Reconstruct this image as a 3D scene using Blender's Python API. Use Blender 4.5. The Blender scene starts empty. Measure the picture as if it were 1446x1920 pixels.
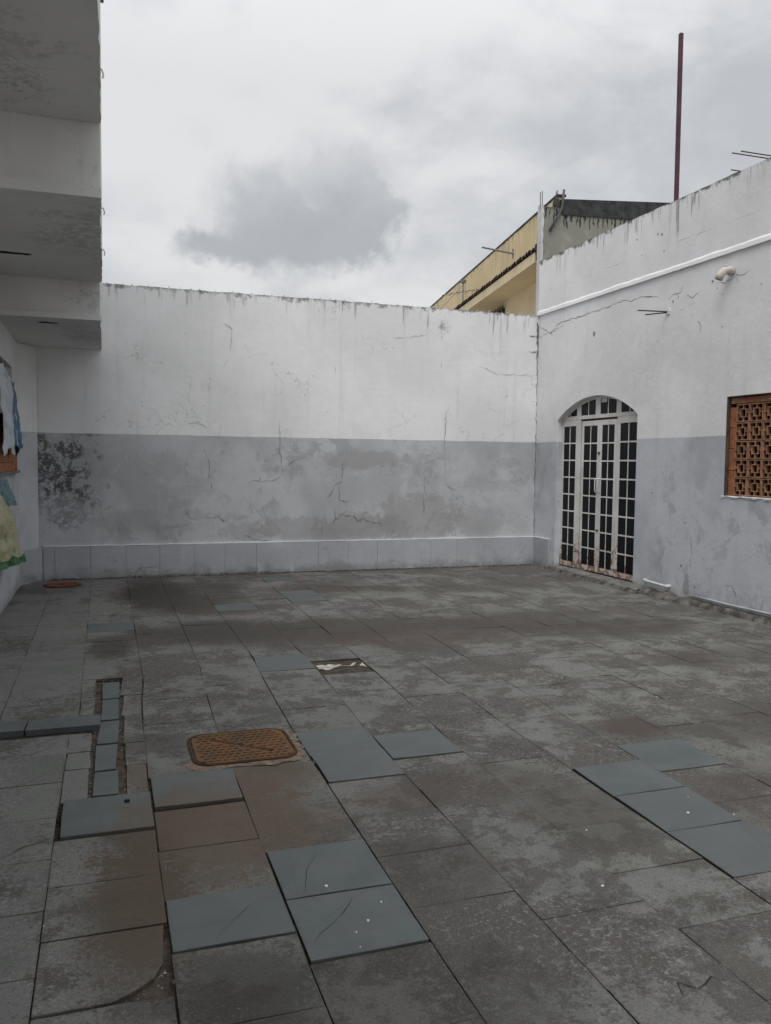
import bpy, math, random
from mathutils import Vector, Matrix, noise as mn
random.seed(11)
sc = bpy.context.scene
COL = sc.collection

# ------------------------------------------------------------------ camera
H = 1.6
YAW, PIT, ROL, FPX = math.radians(18.595), math.radians(3.517), math.radians(-0.655), 1556.8
fw = Vector((math.sin(YAW), math.cos(YAW), 0)); rt = Vector((math.cos(YAW), -math.sin(YAW), 0)); dn = Vector((0, 0, -1))
c, s = math.cos(PIT), math.sin(PIT)
fw, dn = c * fw + s * dn, c * dn - s * fw
c, s = math.cos(ROL), math.sin(ROL)
rt, dn = c * rt + s * dn, c * dn - s * rt
cam = bpy.data.cameras.new('camera'); camo = bpy.data.objects.new('camera', cam); COL.objects.link(camo)
cam.sensor_fit = 'VERTICAL'; cam.sensor_height = 36; cam.lens = FPX / 1920 * 36
cam.clip_start = 0.05; cam.clip_end = 2000
up = -dn; bk = -fw
camo.matrix_world = Matrix(((rt.x, up.x, bk.x, 0), (rt.y, up.y, bk.y, 0), (rt.z, up.z, bk.z, H), (0, 0, 0, 1)))
sc.camera = camo
sc.view_settings.view_transform = 'Standard'; sc.view_settings.look = 'None'
sc.view_settings.exposure = 0.34; sc.view_settings.gamma = 1
sc.cycles.max_bounces = 6; sc.cycles.diffuse_bounces = 4; sc.cycles.use_adaptive_sampling = True; sc.cycles.adaptive_threshold = .02

# ------------------------------------------------------------------ node helpers
def N(nt, t, ins=None, **at):
    n = nt.nodes.new(t)
    for k, v in at.items(): setattr(n, k, v)
    for k, v in (ins or {}).items():
        if isinstance(v, bpy.types.NodeSocket): nt.links.new(v, n.inputs[k])
        else: n.inputs[k].default_value = v
    return n
def mth(nt, op, a, b=0.0, clamp=False):
    return N(nt, 'ShaderNodeMath', {0: a, 1: b}, operation=op, use_clamp=clamp).outputs[0]
def vm(nt, op, a, b=(0, 0, 0)):
    n = N(nt, 'ShaderNodeVectorMath', {0: a, 1: b}, operation=op)
    return n.outputs['Value'] if op in ('DOT_PRODUCT', 'LENGTH', 'DISTANCE') else n.outputs[0]
def mr(nt, v, a, b, lo=0.0, hi=1.0, smooth=True):
    return N(nt, 'ShaderNodeMapRange', {0: v, 1: a, 2: b, 3: lo, 4: hi}, interpolation_type='SMOOTHSTEP' if smooth else 'LINEAR').outputs[0]
def noise(nt, vec, scale, detail=5, rough=.55, dist=0.0):
    return N(nt, 'ShaderNodeTexNoise', {'Vector': vec, 'Scale': scale, 'Detail': detail, 'Roughness': rough, 'Distortion': dist}).outputs[0]
def mix(nt, f, a, b, mode='MIX'):
    n = nt.nodes.new('ShaderNodeMix'); n.data_type = 'RGBA'; n.blend_type = mode
    for i, v in ((0, f), (6, a), (7, b)):
        if isinstance(v, bpy.types.NodeSocket): nt.links.new(v, n.inputs[i])
        else: n.inputs[i].default_value = v if i == 0 else (*v[:3], 1)
    return n.outputs[2]

# ------------------------------------------------------------------ world: overcast sky
SUN_EL, SUN_AZ = math.radians(58), math.radians(205)      # azimuth clockwise from +Y
w = bpy.data.worlds.new('World'); sc.world = w; w.use_nodes = True
w.cycles.sampling_method = 'MANUAL'; w.cycles.sample_map_resolution = 128
nt = w.node_tree; nt.nodes.clear()
dirv = N(nt, 'ShaderNodeTexCoord').outputs['Generated']
sky = N(nt, 'ShaderNodeTexSky', sky_type='NISHITA', sun_disc=False, sun_elevation=SUN_EL, sun_rotation=SUN_AZ, air_density=1.5, dust_density=4)
flat = vm(nt, 'MULTIPLY', dirv, (1, 1, 2.0))
n1 = noise(nt, flat, 2.6, 6, .56, .35)
n2 = noise(nt, vm(nt, 'ADD', flat, (3.1, 1.7, .4)), 1.1, 2, .5, .2)
n3 = noise(nt, flat, 9.0, 4, .6, .3)
f = mth(nt, 'ADD', mth(nt, 'MULTIPLY', n1, .6), mth(nt, 'MULTIPLY', n2, .4))
f = mth(nt, 'ADD', f, mth(nt, 'MULTIPLY', mth(nt, 'SUBTRACT', n3, .5), .22))
cover = mix(nt, mr(nt, f, .38, .60), (4.25, 4.38, 4.62), (6.2, 6.22, 6.3))
# one darker cumulus low over the wall: three lobes round its centre direction
def cdir(px, py):
    v = rt * ((px - 723) / FPX) + dn * ((py - 960) / FPX) + fw
    return v.normalized()
cc = cdir(590, 385); cr = Vector((cc.y, -cc.x, 0)).normalized(); cu = cr.cross(cc)
wob = vm(nt, 'SCALE', vm(nt, 'SUBTRACT', N(nt, 'ShaderNodeTexNoise', {'Vector': dirv, 'Scale': 15.0, 'Detail': 6, 'Roughness': .66}).outputs['Color'], (.5, .5, .5)))
wob.node.inputs['Scale'].default_value = .085
dw = vm(nt, 'ADD', dirv, wob)
fwd = mth(nt, 'MAXIMUM', vm(nt, 'DOT_PRODUCT', dw, tuple(cc)), .02)
gx = mth(nt, 'DIVIDE', vm(nt, 'DOT_PRODUCT', dw, tuple(cr)), fwd)
gy = mth(nt, 'DIVIDE', vm(nt, 'DOT_PRODUCT', dw, tuple(cu)), fwd)
dark = None
for lx, ly, ax, ay, hi_, lo_ in ((-.02, -.026, .105, .042, 1.28, .55), (.050, -.008, .058, .058, 1.12, .72), (-.050, .004, .066, .044, 1.4, .45), (-.118, -.048, .045, .017, 1.5, .3), (-.085, -.044, .06, .024, 1.4, .45), (.02, .03, .07, .04, 1.6, .3)):
    e = mth(nt, 'SQRT', mth(nt, 'ADD', mth(nt, 'POWER', mth(nt, 'DIVIDE', mth(nt, 'SUBTRACT', gx, lx), ax), 2),
                            mth(nt, 'POWER', mth(nt, 'DIVIDE', mth(nt, 'SUBTRACT', gy, ly), ay), 2)))
    m = mth(nt, 'MULTIPLY', mr(nt, e, hi_, lo_), mr(nt, gy, .09, -.035, .25, 1.0))
    dark = m if dark is None else mth(nt, 'MAXIMUM', dark, m)
cover = mix(nt, mth(nt, 'MULTIPLY', dark, .8), cover, (3.05, 3.2, 3.45))
zen = mr(nt, N(nt, 'ShaderNodeSeparateXYZ', {0: dirv}).outputs[2], .40, 1.0, 1.0, 2.1, False)      # overcast skies brighten towards the zenith
cover = vm(nt, 'SCALE', cover); nt.links.new(zen, cover.node.inputs['Scale'])
col = mix(nt, .93, sky.outputs[0], cover)
bg = N(nt, 'ShaderNodeBackground', {'Color': col, 'Strength': .1})
nt.links.new(bg.outputs[0], N(nt, 'ShaderNodeOutputWorld').inputs[0])

# ------------------------------------------------------------------ sun (veiled)
sl = bpy.data.lights.new('sun', 'SUN'); sl.energy = 1.5; sl.angle = math.radians(35); sl.color = (1, .985, .96)
so = bpy.data.objects.new('sun', sl); COL.objects.link(so)
sd = Vector((math.sin(SUN_AZ) * math.cos(SUN_EL), math.cos(SUN_AZ) * math.cos(SUN_EL), math.sin(SUN_EL)))
so.rotation_euler = sd.to_track_quat('Z', 'Y').to_euler(); so.location = (0, 0, 30)

# ------------------------------------------------------------------ materials
MATS = {}
def newmat(name):
    m = bpy.data.materials.new(name); m.use_nodes = True
    nt = m.node_tree; nt.nodes.clear()
    b = N(nt, 'ShaderNodeBsdfPrincipled'); o = N(nt, 'ShaderNodeOutputMaterial'); nt.links.new(b.outputs[0], o.inputs[0])
    MATS[name] = m
    return nt, b
def setin(nt, b, **kw):
    for k, v in kw.items():
        k = {'color': 'Base Color', 'rough': 'Roughness', 'metal': 'Metallic', 'normal': 'Normal', 'spec': 'Specular IOR Level'}[k]
        if isinstance(v, bpy.types.NodeSocket): nt.links.new(v, b.inputs[k])
        else: b.inputs[k].default_value = (*v, 1) if k == 'Base Color' else v
def bump(nt, h, strength=.4, dist=.01):
    return N(nt, 'ShaderNodeBump', {'Height': h, 'Strength': strength, 'Distance': dist}).outputs[0]
def wpos(nt): return N(nt, 'ShaderNodeNewGeometry').outputs['Position']
def ell(nt, p, cx, cy, cz, rx, ry, rz):
    q = vm(nt, 'MULTIPLY', vm(nt, 'SUBTRACT', p, (cx, cy, cz)), (1 / rx, 1 / ry, 1 / rz))
    return vm(nt, 'LENGTH', q)

def plain(name, colr, rough=.7, var=.12, scale=8.0, bstr=.2, metal=0.0, spec=.4):
    nt, b = newmat(name); p = wpos(nt)
    n = noise(nt, p, scale, 6, .6)
    a = tuple(max(0, x * (1 - var)) for x in colr); d = tuple(x * (1 + var) for x in colr)
    setin(nt, b, color=mix(nt, mr(nt, n, .3, .7), a, d), rough=rough, metal=metal, spec=spec,
          normal=bump(nt, noise(nt, p, scale * 6, 4), bstr, .004))

def plaster(name, top, white=(.69, .69, .68), grey=(.375, .388, .412), line=1.915, streak=1.0, patches=(), damp=(), streak_len=.55, low=True, hair=.5):
    nt, b = newmat(name); p = wpos(nt)
    sp = N(nt, 'ShaderNodeSeparateXYZ', {0: p}); z = sp.outputs[2]
    big = noise(nt, p, .9, 3, .55, .3); mid = noise(nt, p, 3.4, 5, .66, .4)
    wh = mix(nt, mr(nt, big, .34, .66), tuple(x * .93 for x in white), tuple(x * 1.05 for x in white))
    wh = mix(nt, mth(nt, 'MULTIPLY', mr(nt, mid, .52, .72), .25), wh, (.62, .615, .59))
    if low:
        gr = mix(nt, mr(nt, big, .36, .64), tuple(x * .88 for x in grey), tuple(x * 1.12 for x in grey))
        pe = mth(nt, 'MULTIPLY', mr(nt, mid, .51, .60), mr(nt, noise(nt, p, .7, 2), .38, .6))
        gr = mix(nt, mth(nt, 'MULTIPLY', pe, .68), gr, tuple(x * .72 for x in grey))
        gr = mix(nt, mth(nt, 'MULTIPLY', mr(nt, noise(nt, vm(nt, 'ADD', p, (7, 3, 2)), 2.2, 4, .66, .6), .52, .66), .45), gr, tuple(x * 1.2 for x in grey))
        if damp: dnz = noise(nt, p, 5.5, 5, .72, .5)
        for (x, y, zz, rx, ry, rz, amt) in damp:                     # worn damp patches with ragged outlines
            e = mth(nt, 'ADD', ell(nt, p, x, y, zz, rx, ry, rz), mth(nt, 'MULTIPLY', mth(nt, 'SUBTRACT', dnz, .5), 2.4))
            gr = mix(nt, mth(nt, 'MULTIPLY', mr(nt, e, 1.05, .72), amt * .75), gr, (.27, .265, .262))
        wl = mth(nt, 'ADD', z, mth(nt, 'MULTIPLY', mth(nt, 'SUBTRACT', noise(nt, p, 2.5, 3), .5), .022))
        colr = mix(nt, mr(nt, wl, line - .003, line + .003), gr, wh)
    else: colr = wh
    # run-down streaks from the top edge
    sv = noise(nt, vm(nt, 'MULTIPLY', p, (9, 9, .55)), 1.0, 3, .65)
    sv2 = noise(nt, vm(nt, 'MULTIPLY', p, (26, 26, 1.6)), 1.0, 2, .6)
    ht = mth(nt, 'SUBTRACT', top, z)
    lim = mr(nt, sv, .42, .80, .02, streak_len * 1.5)
    st = mr(nt, mth(nt, 'SUBTRACT', ht, lim), 0.02, -.12)
    st = mth(nt, 'MULTIPLY', mth(nt, 'MULTIPLY', st, mr(nt, sv2, .42, .70)), .75 * streak)
    colr = mix(nt, st, colr, (.13, .125, .115))
    edge = mth(nt, 'MULTIPLY', mr(nt, mth(nt, 'ADD', ht, mth(nt, 'MULTIPLY', mth(nt, 'SUBTRACT', noise(nt, p, 7, 4, .7), .5), .34)), .05, -.01), .85 * streak)
    colr = mix(nt, edge, colr, (.07, .068, .06))
    # soft long runs
    colr = mix(nt, mth(nt, 'MULTIPLY', mr(nt, sv, .55, .75), .14), colr, (.35, .34, .31))
    # splash dirt at the foot
    foot = mth(nt, 'ADD', z, mth(nt, 'MULTIPLY', mth(nt, 'SUBTRACT', mid, .5), .5))
    colr = mix(nt, mth(nt, 'MULTIPLY', mr(nt, foot, .16, -.04), .55), colr, (.12, .11, .095))
    # specks
    vo = N(nt, 'ShaderNodeTexVoronoi', {'Vector': p, 'Scale': 6.5, 'Randomness': 1.0})
    spk = mth(nt, 'MULTIPLY', mr(nt, vo.outputs['Distance'], .075, .045), mr(nt, noise(nt, p, 1.3, 3), .52, .60))
    colr = mix(nt, mth(nt, 'MULTIPLY', spk, .55), colr, (.16, .15, .14))
    # black mould blooms
    hts = mth(nt, 'MULTIPLY', mid, .0)
    for (x, y, zz, rx, ry, rz, amt) in patches:
        e = mth(nt, 'ADD', ell(nt, p, x, y, zz, rx, ry, rz), mth(nt, 'MULTIPLY', mth(nt, 'SUBTRACT', mid, .5), 3.2))
        k = mr(nt, e, 1.35, .35)
        fl = noise(nt, p, 13, 5, .80, .25)
        k2 = mth(nt, 'ADD', mth(nt, 'MULTIPLY', mr(nt, mth(nt, 'ADD', fl, mth(nt, 'MULTIPLY', k, .07)), .53, .58), .78), .10)
        kk = mth(nt, 'MULTIPLY', mth(nt, 'MULTIPLY', k, k2), mth(nt, 'MULTIPLY', mr(nt, z, line + .01, line - .02), amt) if low and zz < line else amt)
        colr = mix(nt, kk, colr, (.075, .072, .078)); hts = mth(nt, 'SUBTRACT', hts, kk)
    # hairline crazing
    wv = vm(nt, 'ADD', p, vm(nt, 'SCALE', vm(nt, 'SUBTRACT', N(nt, 'ShaderNodeTexNoise', {'Vector': p, 'Scale': 3.0, 'Detail': 5}).outputs['Color'], (.5, .5, .5))))
    vd = N(nt, 'ShaderNodeTexVoronoi', {'Vector': wv, 'Scale': 1.5}, feature='DISTANCE_TO_EDGE').outputs['Distance']
    cr_ = mth(nt, 'MULTIPLY', mth(nt, 'MULTIPLY', mr(nt, vd, .008, .002), mr(nt, noise(nt, p, 1.1, 3), .5, .62)), hair)
    colr = mix(nt, cr_, colr, (.2, .195, .19))
    hgt = noise(nt, p, 5.0, 5, .70, 0.0)
    setin(nt, b, color=colr, rough=.88, spec=.25, normal=bump(nt, hgt, .34, .020))

plaster('plaster_back', 3.87, white=(.735, .74, .745), grey=(.425, .437, .455), streak=.8, streak_len=.35,
        patches=((-.70, 11.58, 1.55, .55, 1, .60, 1.0), (-.55, 11.58, 1.0, .55, 1, .35, .5), (4.76, 11.58, 3.6, .1, 1, .12, .5)),
        damp=((3.5, 11.58, .62, .75, 1, .25, .75), (4.4, 11.58, .75, .8, 1, .42, .7), (5.3, 11.58, .7, .6, 1, .28, .4), (3.55, 11.58, 1.62, .8, 1, .14, .6),
              (2.6, 11.58, .62, .7, 1, .2, .6), (1.9, 11.58, .6, .5, 1, .15, .45), (5.9, 11.58, 1.6, .25, 1, .1, .4), (.6, 11.58, .75, .8, 1, .2, .4), (5.55, 11.58, 1.25, .4, 1, .12, .35)))
plaster('plaster_right', 4.70, white=(.77, .77, .775), grey=(.48, .50, .535), streak=1.0, streak_len=.42,
        patches=((6.364, 7.4, .1, 1, .9, .22, .22),), damp=((6.364, 7.75, 1.55, 1, .13, .28, .22), (6.364, 7.95, .2, 1, .06, .14, .85)), hair=.25)
plaster('plaster_left', 7.5, white=(.72, .72, .715), grey=(.47, .49, .52), streak=0.0, hair=.3)
plaster('plaster_soffit', 9.5, white=(.66, .655, .645), streak=0.0, low=False, hair=.6,
        patches=((-.2, 7.3, 3.388, .35, .9, .3, .35), (-.7, 5.3, 3.882, .5, .6, .3, .35), (-.2, 10.2, 3.0, .3, .8, .2, .3), (-.1, 9.08, 3.2, .25, .3, .2, .25), (-.15, 3.9, 3.882, .3, .5, .2, .3)))
plaster('plaster_skirting', 9.5, white=(.365, .382, .408), streak=0.0, low=False, hair=.6)
plaster('plaster_trim', 9.5, white=(.70, .70, .705), streak=0.0, low=False, hair=.5)
plaster('plaster_strip', 9.5, white=(.52, .52, .52), streak=0.0, low=False, hair=.5)
plaster('plaster_yellow', 6.22, white=(.62, .50, .31), streak=.8, streak_len=.7, low=False, hair=.1)
plaster('plaster_cream', 9.5, white=(.66, .55, .37), streak=0.0, low=False, hair=.1)
plaster('concrete_grey', 5.76, white=(.225, .225, .19), streak=.8, streak_len=.6, low=False, hair=.3)
plain('concrete_black', (.035, .036, .038), .9, .5, 7, .5)
plain('rough_mortar', (.24, .225, .20), .95, .55, 14, .9)
plain('ground_paving', (.34, .32, .285), .9, .2, 2, .3)
plain('mortar_tan', (.17, .125, .092), .95, .45, 26, .9)
plain('gap_shade_crack', (.018, .015, .012), 1, .4, 30, .8)  # near-black: painted shadow in the slab gaps, also the floor cracks
plain('jamb_brown', (.075, .052, .042), .95, .5, 20, .8)
plain('footing', (.105, .097, .086), 1, .6, 9, .7)
plain('threshold_stone', (.15, .145, .135), .85, .35, 9, .5)
plain('crack_dark', (.17, .165, .16), 1, .3, 20, .1)
plain('void_dark', (.012, .011, .01), 1, .2, 6, .1)
plain('dirt', (.058, .046, .036), 1, .55, 16, 1.0)
plain('mortar_pale', (.42, .39, .35), .95, .35, 18, .9)
plain('glass_dark', (.007, .008, .010), .30, .2, 3, .02, spec=.12)
plain('shard_glass', (.42, .46, .45), .25, .3, 30, .1)
plain('pvc', (.52, .48, .43), .5, .2, 20, .2)
plain('pvc_white', (.56, .56, .565), .45, .15, 20, .2)
plain('pvc_grey', (.075, .078, .085), .55, .2, 12, .2)
plain('rebar', (.055, .042, .036), .8, .4, 40, .3)
plain('pole_red', (.066, .022, .032), .55, .3, 6, .2)
plain('clay', (.30, .115, .055), .85, .3, 12, .5)
plain('clay_dusty', (.33, .175, .105), .9, .3, 16, .5)
plain('clay_roof', (.055, .038, .033), .9, .6, 12, .5)
plain('aluminium', (.20, .19, .18), .5, .2, 20, .1, metal=.4)
plain('leaf_dry', (.10, .07, .04), .9, .5, 30, .2)
plain('moss', (.045, .05, .03), 1, .6, 20, .6)
plain('paint_white', (.70, .70, .70), .6, .1, 20, .1)
plain('sheet_pale', (.36, .40, .43), .42, .2, 5, .2)
plain('sheet_blue', (.025, .085, .17), .38, .35, 6, .2)
plain('sheet_teal', (.10, .17, .19), .38, .35, 8, .2)
plain('sack_green', (.035, .13, .05), .45, .3, 10, .2)
plain('label_white', (.6, .6, .58), .6, .1, 20, .1)

def door_paint():
    nt, b = newmat('door_paint'); p = wpos(nt)
    z = N(nt, 'ShaderNodeSeparateXYZ', {0: p}).outputs[2]
    n = noise(nt, p, 11, 7, .68, .5)
    k = mr(nt, mth(nt, 'SUBTRACT', n, mr(nt, z, .05, .95, .0, .24, False)), .43, .52)
    k = mth(nt, 'MAXIMUM', k, mr(nt, n, .71, .76))
    base = mix(nt, mr(nt, noise(nt, p, 3, 4), .35, .65), (.57, .56, .54), (.70, .69, .67))
    base = mix(nt, mth(nt, 'MULTIPLY', mr(nt, z, .7, .05), mth(nt, 'MULTIPLY', mr(nt, noise(nt, p, 5, 5), .3, .7), .55)), base, (.45, .27, .15))
    colr = mix(nt, mth(nt, 'MULTIPLY', k, .85), base, (.17, .065, .028))
    setin(nt, b, color=colr, rough=.6, normal=bump(nt, n, .3, .004))
door_paint()
def rust(name, a, d, e):
    nt, b = newmat(name); p = wpos(nt)
    n = noise(nt, p, 4, 7, .65, .5); f2 = noise(nt, p, 40, 6, .7)
    colr = mix(nt, mr(nt, n, .35, .65), a, d)
    colr = mix(nt, mth(nt, 'MULTIPLY', mr(nt, f2, .5, .7), .6), colr, e)
    setin(nt, b, color=colr, rough=.9, spec=.2, normal=bump(nt, f2, .6, .004))
rust('rust', (.105, .066, .042), (.17, .085, .038), (.06, .042, .03))
rust('rust_tread', (.055, .036, .022), (.10, .048, .02), (.03, .022, .016))
rust('rust_red', (.14, .045, .02), (.20, .06, .022), (.06, .025, .015))
rust('rust_dark', (.035, .025, .02), (.075, .04, .022), (.02, .016, .014))

def slate(name, clean=False):
    nt, b = newmat(name); p = wpos(nt)
    rnd = N(nt, 'ShaderNodeObjectInfo').outputs['Random']
    off = vm(nt, 'ADD', p, N(nt, 'ShaderNodeCombineXYZ', {0: mth(nt, 'MULTIPLY', rnd, 37), 1: mth(nt, 'MULTIPLY', rnd, 91), 2: 0.0}).outputs[0])
    big = noise(nt, p, 1.25, 3, .6, .5); mid = noise(nt, p, 7.0, 6, .74, .2); fine = noise(nt, p, 40, 4, .82, .4); grain = noise(nt, p, 120, 2, .7); own = noise(nt, off, 3.2, 3, .6, .4)
    gn = N(nt, 'ShaderNodeSeparateXYZ', {0: N(nt, 'ShaderNodeTexCoord').outputs['Generated']})
    ex = mth(nt, 'MINIMUM', gn.outputs[0], mth(nt, 'SUBTRACT', 1.0, gn.outputs[0])); ey = mth(nt, 'MINIMUM', gn.outputs[1], mth(nt, 'SUBTRACT', 1.0, gn.outputs[1]))
    edge = mth(nt, 'ADD', mth(nt, 'MINIMUM', ex, ey), mth(nt, 'MULTIPLY', mth(nt, 'SUBTRACT', mid, .5), .34))
    px_ = N(nt, 'ShaderNodeSeparateXYZ', {0: p}).outputs[0]
    if clean:
        colr = mix(nt, mr(nt, own, .3, .7), (.070, .086, .087), (.094, .108, .107))
        colr = mix(nt, mth(nt, 'MULTIPLY', mr(nt, rnd, 0, 1, 0, .35), 1.0), colr, (.100, .106, .102))
        colr = mix(nt, mth(nt, 'MULTIPLY', mr(nt, mid, .50, .68), .42), colr, (.088, .086, .078))
        colr = mix(nt, mth(nt, 'MULTIPLY', mr(nt, fine, .60, .74), .25), colr, (.17, .18, .18))
        # thin mineral veins
        vd = N(nt, 'ShaderNodeTexVoronoi', {'Vector': vm(nt, 'ADD', off, vm(nt, 'SCALE', p)), 'Scale': .9}, feature='DISTANCE_TO_EDGE').outputs['Distance']
        colr = mix(nt, mth(nt, 'MULTIPLY', mr(nt, vd, .005, .001), .45), colr, (.055, .062, .062))
        colr = mix(nt, mth(nt, 'MULTIPLY', mr(nt, edge, .05, -.03), .45), colr, (.075, .070, .062))
        colr = mix(nt, mth(nt, 'MULTIPLY', mr(nt, grain, .55, .7), .3), colr, (.085, .09, .09))
        rough = .6
    else:
        colr = mix(nt, mr(nt, own, .32, .68), (.116, .122, .109), (.158, .162, .147))
        colr = mix(nt, mth(nt, 'MULTIPLY', rnd, .35), colr, (.158, .157, .150))
        colr = mix(nt, mr(nt, mth(nt, 'FRACT', mth(nt, 'MULTIPLY', rnd, 7.3)), .5, 1.0, 0, .6), colr, (.158, .166, .148))
        colr = mix(nt, mr(nt, mth(nt, 'FRACT', mth(nt, 'MULTIPLY', rnd, 13.7)), .6, 1.0, 0, .55), colr, (.165, .150, .146))
        d1 = mth(nt, 'ADD', mth(nt, 'MULTIPLY', mid, .62), mth(nt, 'MULTIPLY', fine, .38))
        d1 = mth(nt, 'ADD', d1, mth(nt, 'MULTIPLY', mth(nt, 'SUBTRACT', big, .5), .85))
        d1 = mth(nt, 'ADD', d1, mth(nt, 'MULTIPLY', mth(nt, 'SUBTRACT', rnd, .5), .07))
        d1 = mth(nt, 'SUBTRACT', d1, mr(nt, px_, .35, -.1, 0.0, .075))
        colr = mix(nt, mth(nt, 'MULTIPLY', mr(nt, d1, .45, .575), .84), colr, (.060, .052, .046))
        gm = noise(nt, vm(nt, 'ADD', p, (2.7, 5.1, 0)), 2.1, 6, .74, .15)
        colr = mix(nt, mth(nt, 'MULTIPLY', mr(nt, mth(nt, 'SUBTRACT', gm, mr(nt, px_, .3, -.2, 0.0, .1)), .505, .555), .66), colr, (.050, .044, .038))
        # pale lichen bloom in crisp flecks, dark pits
        pl = mth(nt, 'MULTIPLY', mr(nt, fine, .46, .36), mr(nt, big, .35, .6))
        colr = mix(nt, mth(nt, 'MULTIPLY', pl, .6), colr, (.27, .267, .262))
        colr = mix(nt, mth(nt, 'MULTIPLY', mr(nt, fine, .56, .66), .55), colr, (.058, .052, .046))
        colr = mix(nt, mth(nt, 'MULTIPLY', mr(nt, edge, .03, -.03), .42), colr, (.06, .052, .045))
        colr = mix(nt, mth(nt, 'MULTIPLY', mr(nt, grain, .5, .68), .5), colr, (.06, .055, .05))
        colr = mix(nt, mth(nt, 'MULTIPLY', mr(nt, grain, .46, .34), .35), colr, (.21, .208, .204))
        rough = .82
    # stains: (x, y, rx, ry, colour, amount)
    tan, dk, red, blk = (.094, .068, .047), (.047, .040, .034), (.064, .049, .041), (.030, .027, .024)
    ST = [(.42, 3.66, .45, .42, tan, .75)] if clean else [(.45, 3.62, .52, .62, tan, .85), (.10, 3.05, .20, .62, (.075, .054, .036), .9), (.4, 2.45, .26, .22, blk, .6), (.60, 4.05, .45, .28, tan, .8), (.75, 2.2, .5, .35, blk, .5)]
    if not clean:
        ST += [(1.7, 7.6, 1.7, .55, dk, .85), (3.1, 7.2, 1.5, .55, red, .75), (2.6, 6.75, .5, .25, red, .6), (.55, 10.0, .5, 1.15, blk, .9), (1.0, 7.9, .8, .45, dk, .6), (3.9, 7.5, 1.1, .5, dk, .6), (2.3, 10.1, .7, .3, dk, .5), (.9, 9.3, .5, .7, dk, .75), (1.2, 8.8, .45, .35, red, .8),
               (.02, 7.25, .2, .42, dk, .85), (1.05, 10.2, .5, .8, dk, .6), (3.02, 4.22, .22, .17, red, .95), (4.75, 6.9, .9, .4, dk, .7), (4.0, 4.0, .8, .4, dk, .6), (3.4, 3.0, .7, .6, red, .5),
               (1.3, 3.65, .25, .2, red, .55), (1.75, 3.7, .35, .25, red, .45), (1.25, 2.95, .3, .25, dk, .6), (2.05, 3.2, .3, .4, dk, .55), (.16, 4.75, .25, .18, dk, .6), (4.3, 9.6, .9, .4, dk, .45), (2.9, 9.8, .8, .3, red, .4),
               (5.1, 5.6, .8, .3, dk, .5), (.12, 4.3, .1, .2, tan, .6)]
    wb = mth(nt, 'ADD', mth(nt, 'MULTIPLY', mth(nt, 'SUBTRACT', mid, .5), 1.8), mth(nt, 'MULTIPLY', mth(nt, 'SUBTRACT', fine, .5), 2.6 if not clean else 1.6))
    for (x, y, rx, ry, cc_, amt) in ST:
        e = mth(nt, 'ADD', ell(nt, p, x, y, 0, rx, ry, 9), wb)
        colr = mix(nt, mth(nt, 'MULTIPLY', mr(nt, e, 1.12, .66), amt), colr, cc_)
    hgt = noise(nt, p, 14, 4, .72, .3)
    setin(nt, b, color=colr, rough=rough, spec=.35, normal=bump(nt, hgt, .15 if clean else .55, .010))
slate('slate'); slate('slate_clean', True)

def sack_mat():
    nt, b = newmat('sack_yellow'); p = wpos(nt)
    z = N(nt, 'ShaderNodeSeparateXYZ', {0: p}).outputs[2]
    n = noise(nt, p, 12, 4)
    colr = mix(nt, mr(nt, n, .3, .7), (.30, .29, .17), (.40, .39, .25))
    wv = N(nt, 'ShaderNodeTexWave', {'Vector': p, 'Scale': 14.0, 'Distortion': .6}, bands_direction='Z').outputs[1]
    prn = mth(nt, 'MULTIPLY', mr(nt, wv, .55, .75), mth(nt, 'MULTIPLY', mr(nt, z, .78, .82), mr(nt, z, 1.0, .96)))
    colr = mix(nt, mth(nt, 'MULTIPLY', prn, .6), colr, (.14, .12, .06))
    setin(nt, b, color=colr, rough=.5, normal=bump(nt, n, .2, .01))
sack_mat()

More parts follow.
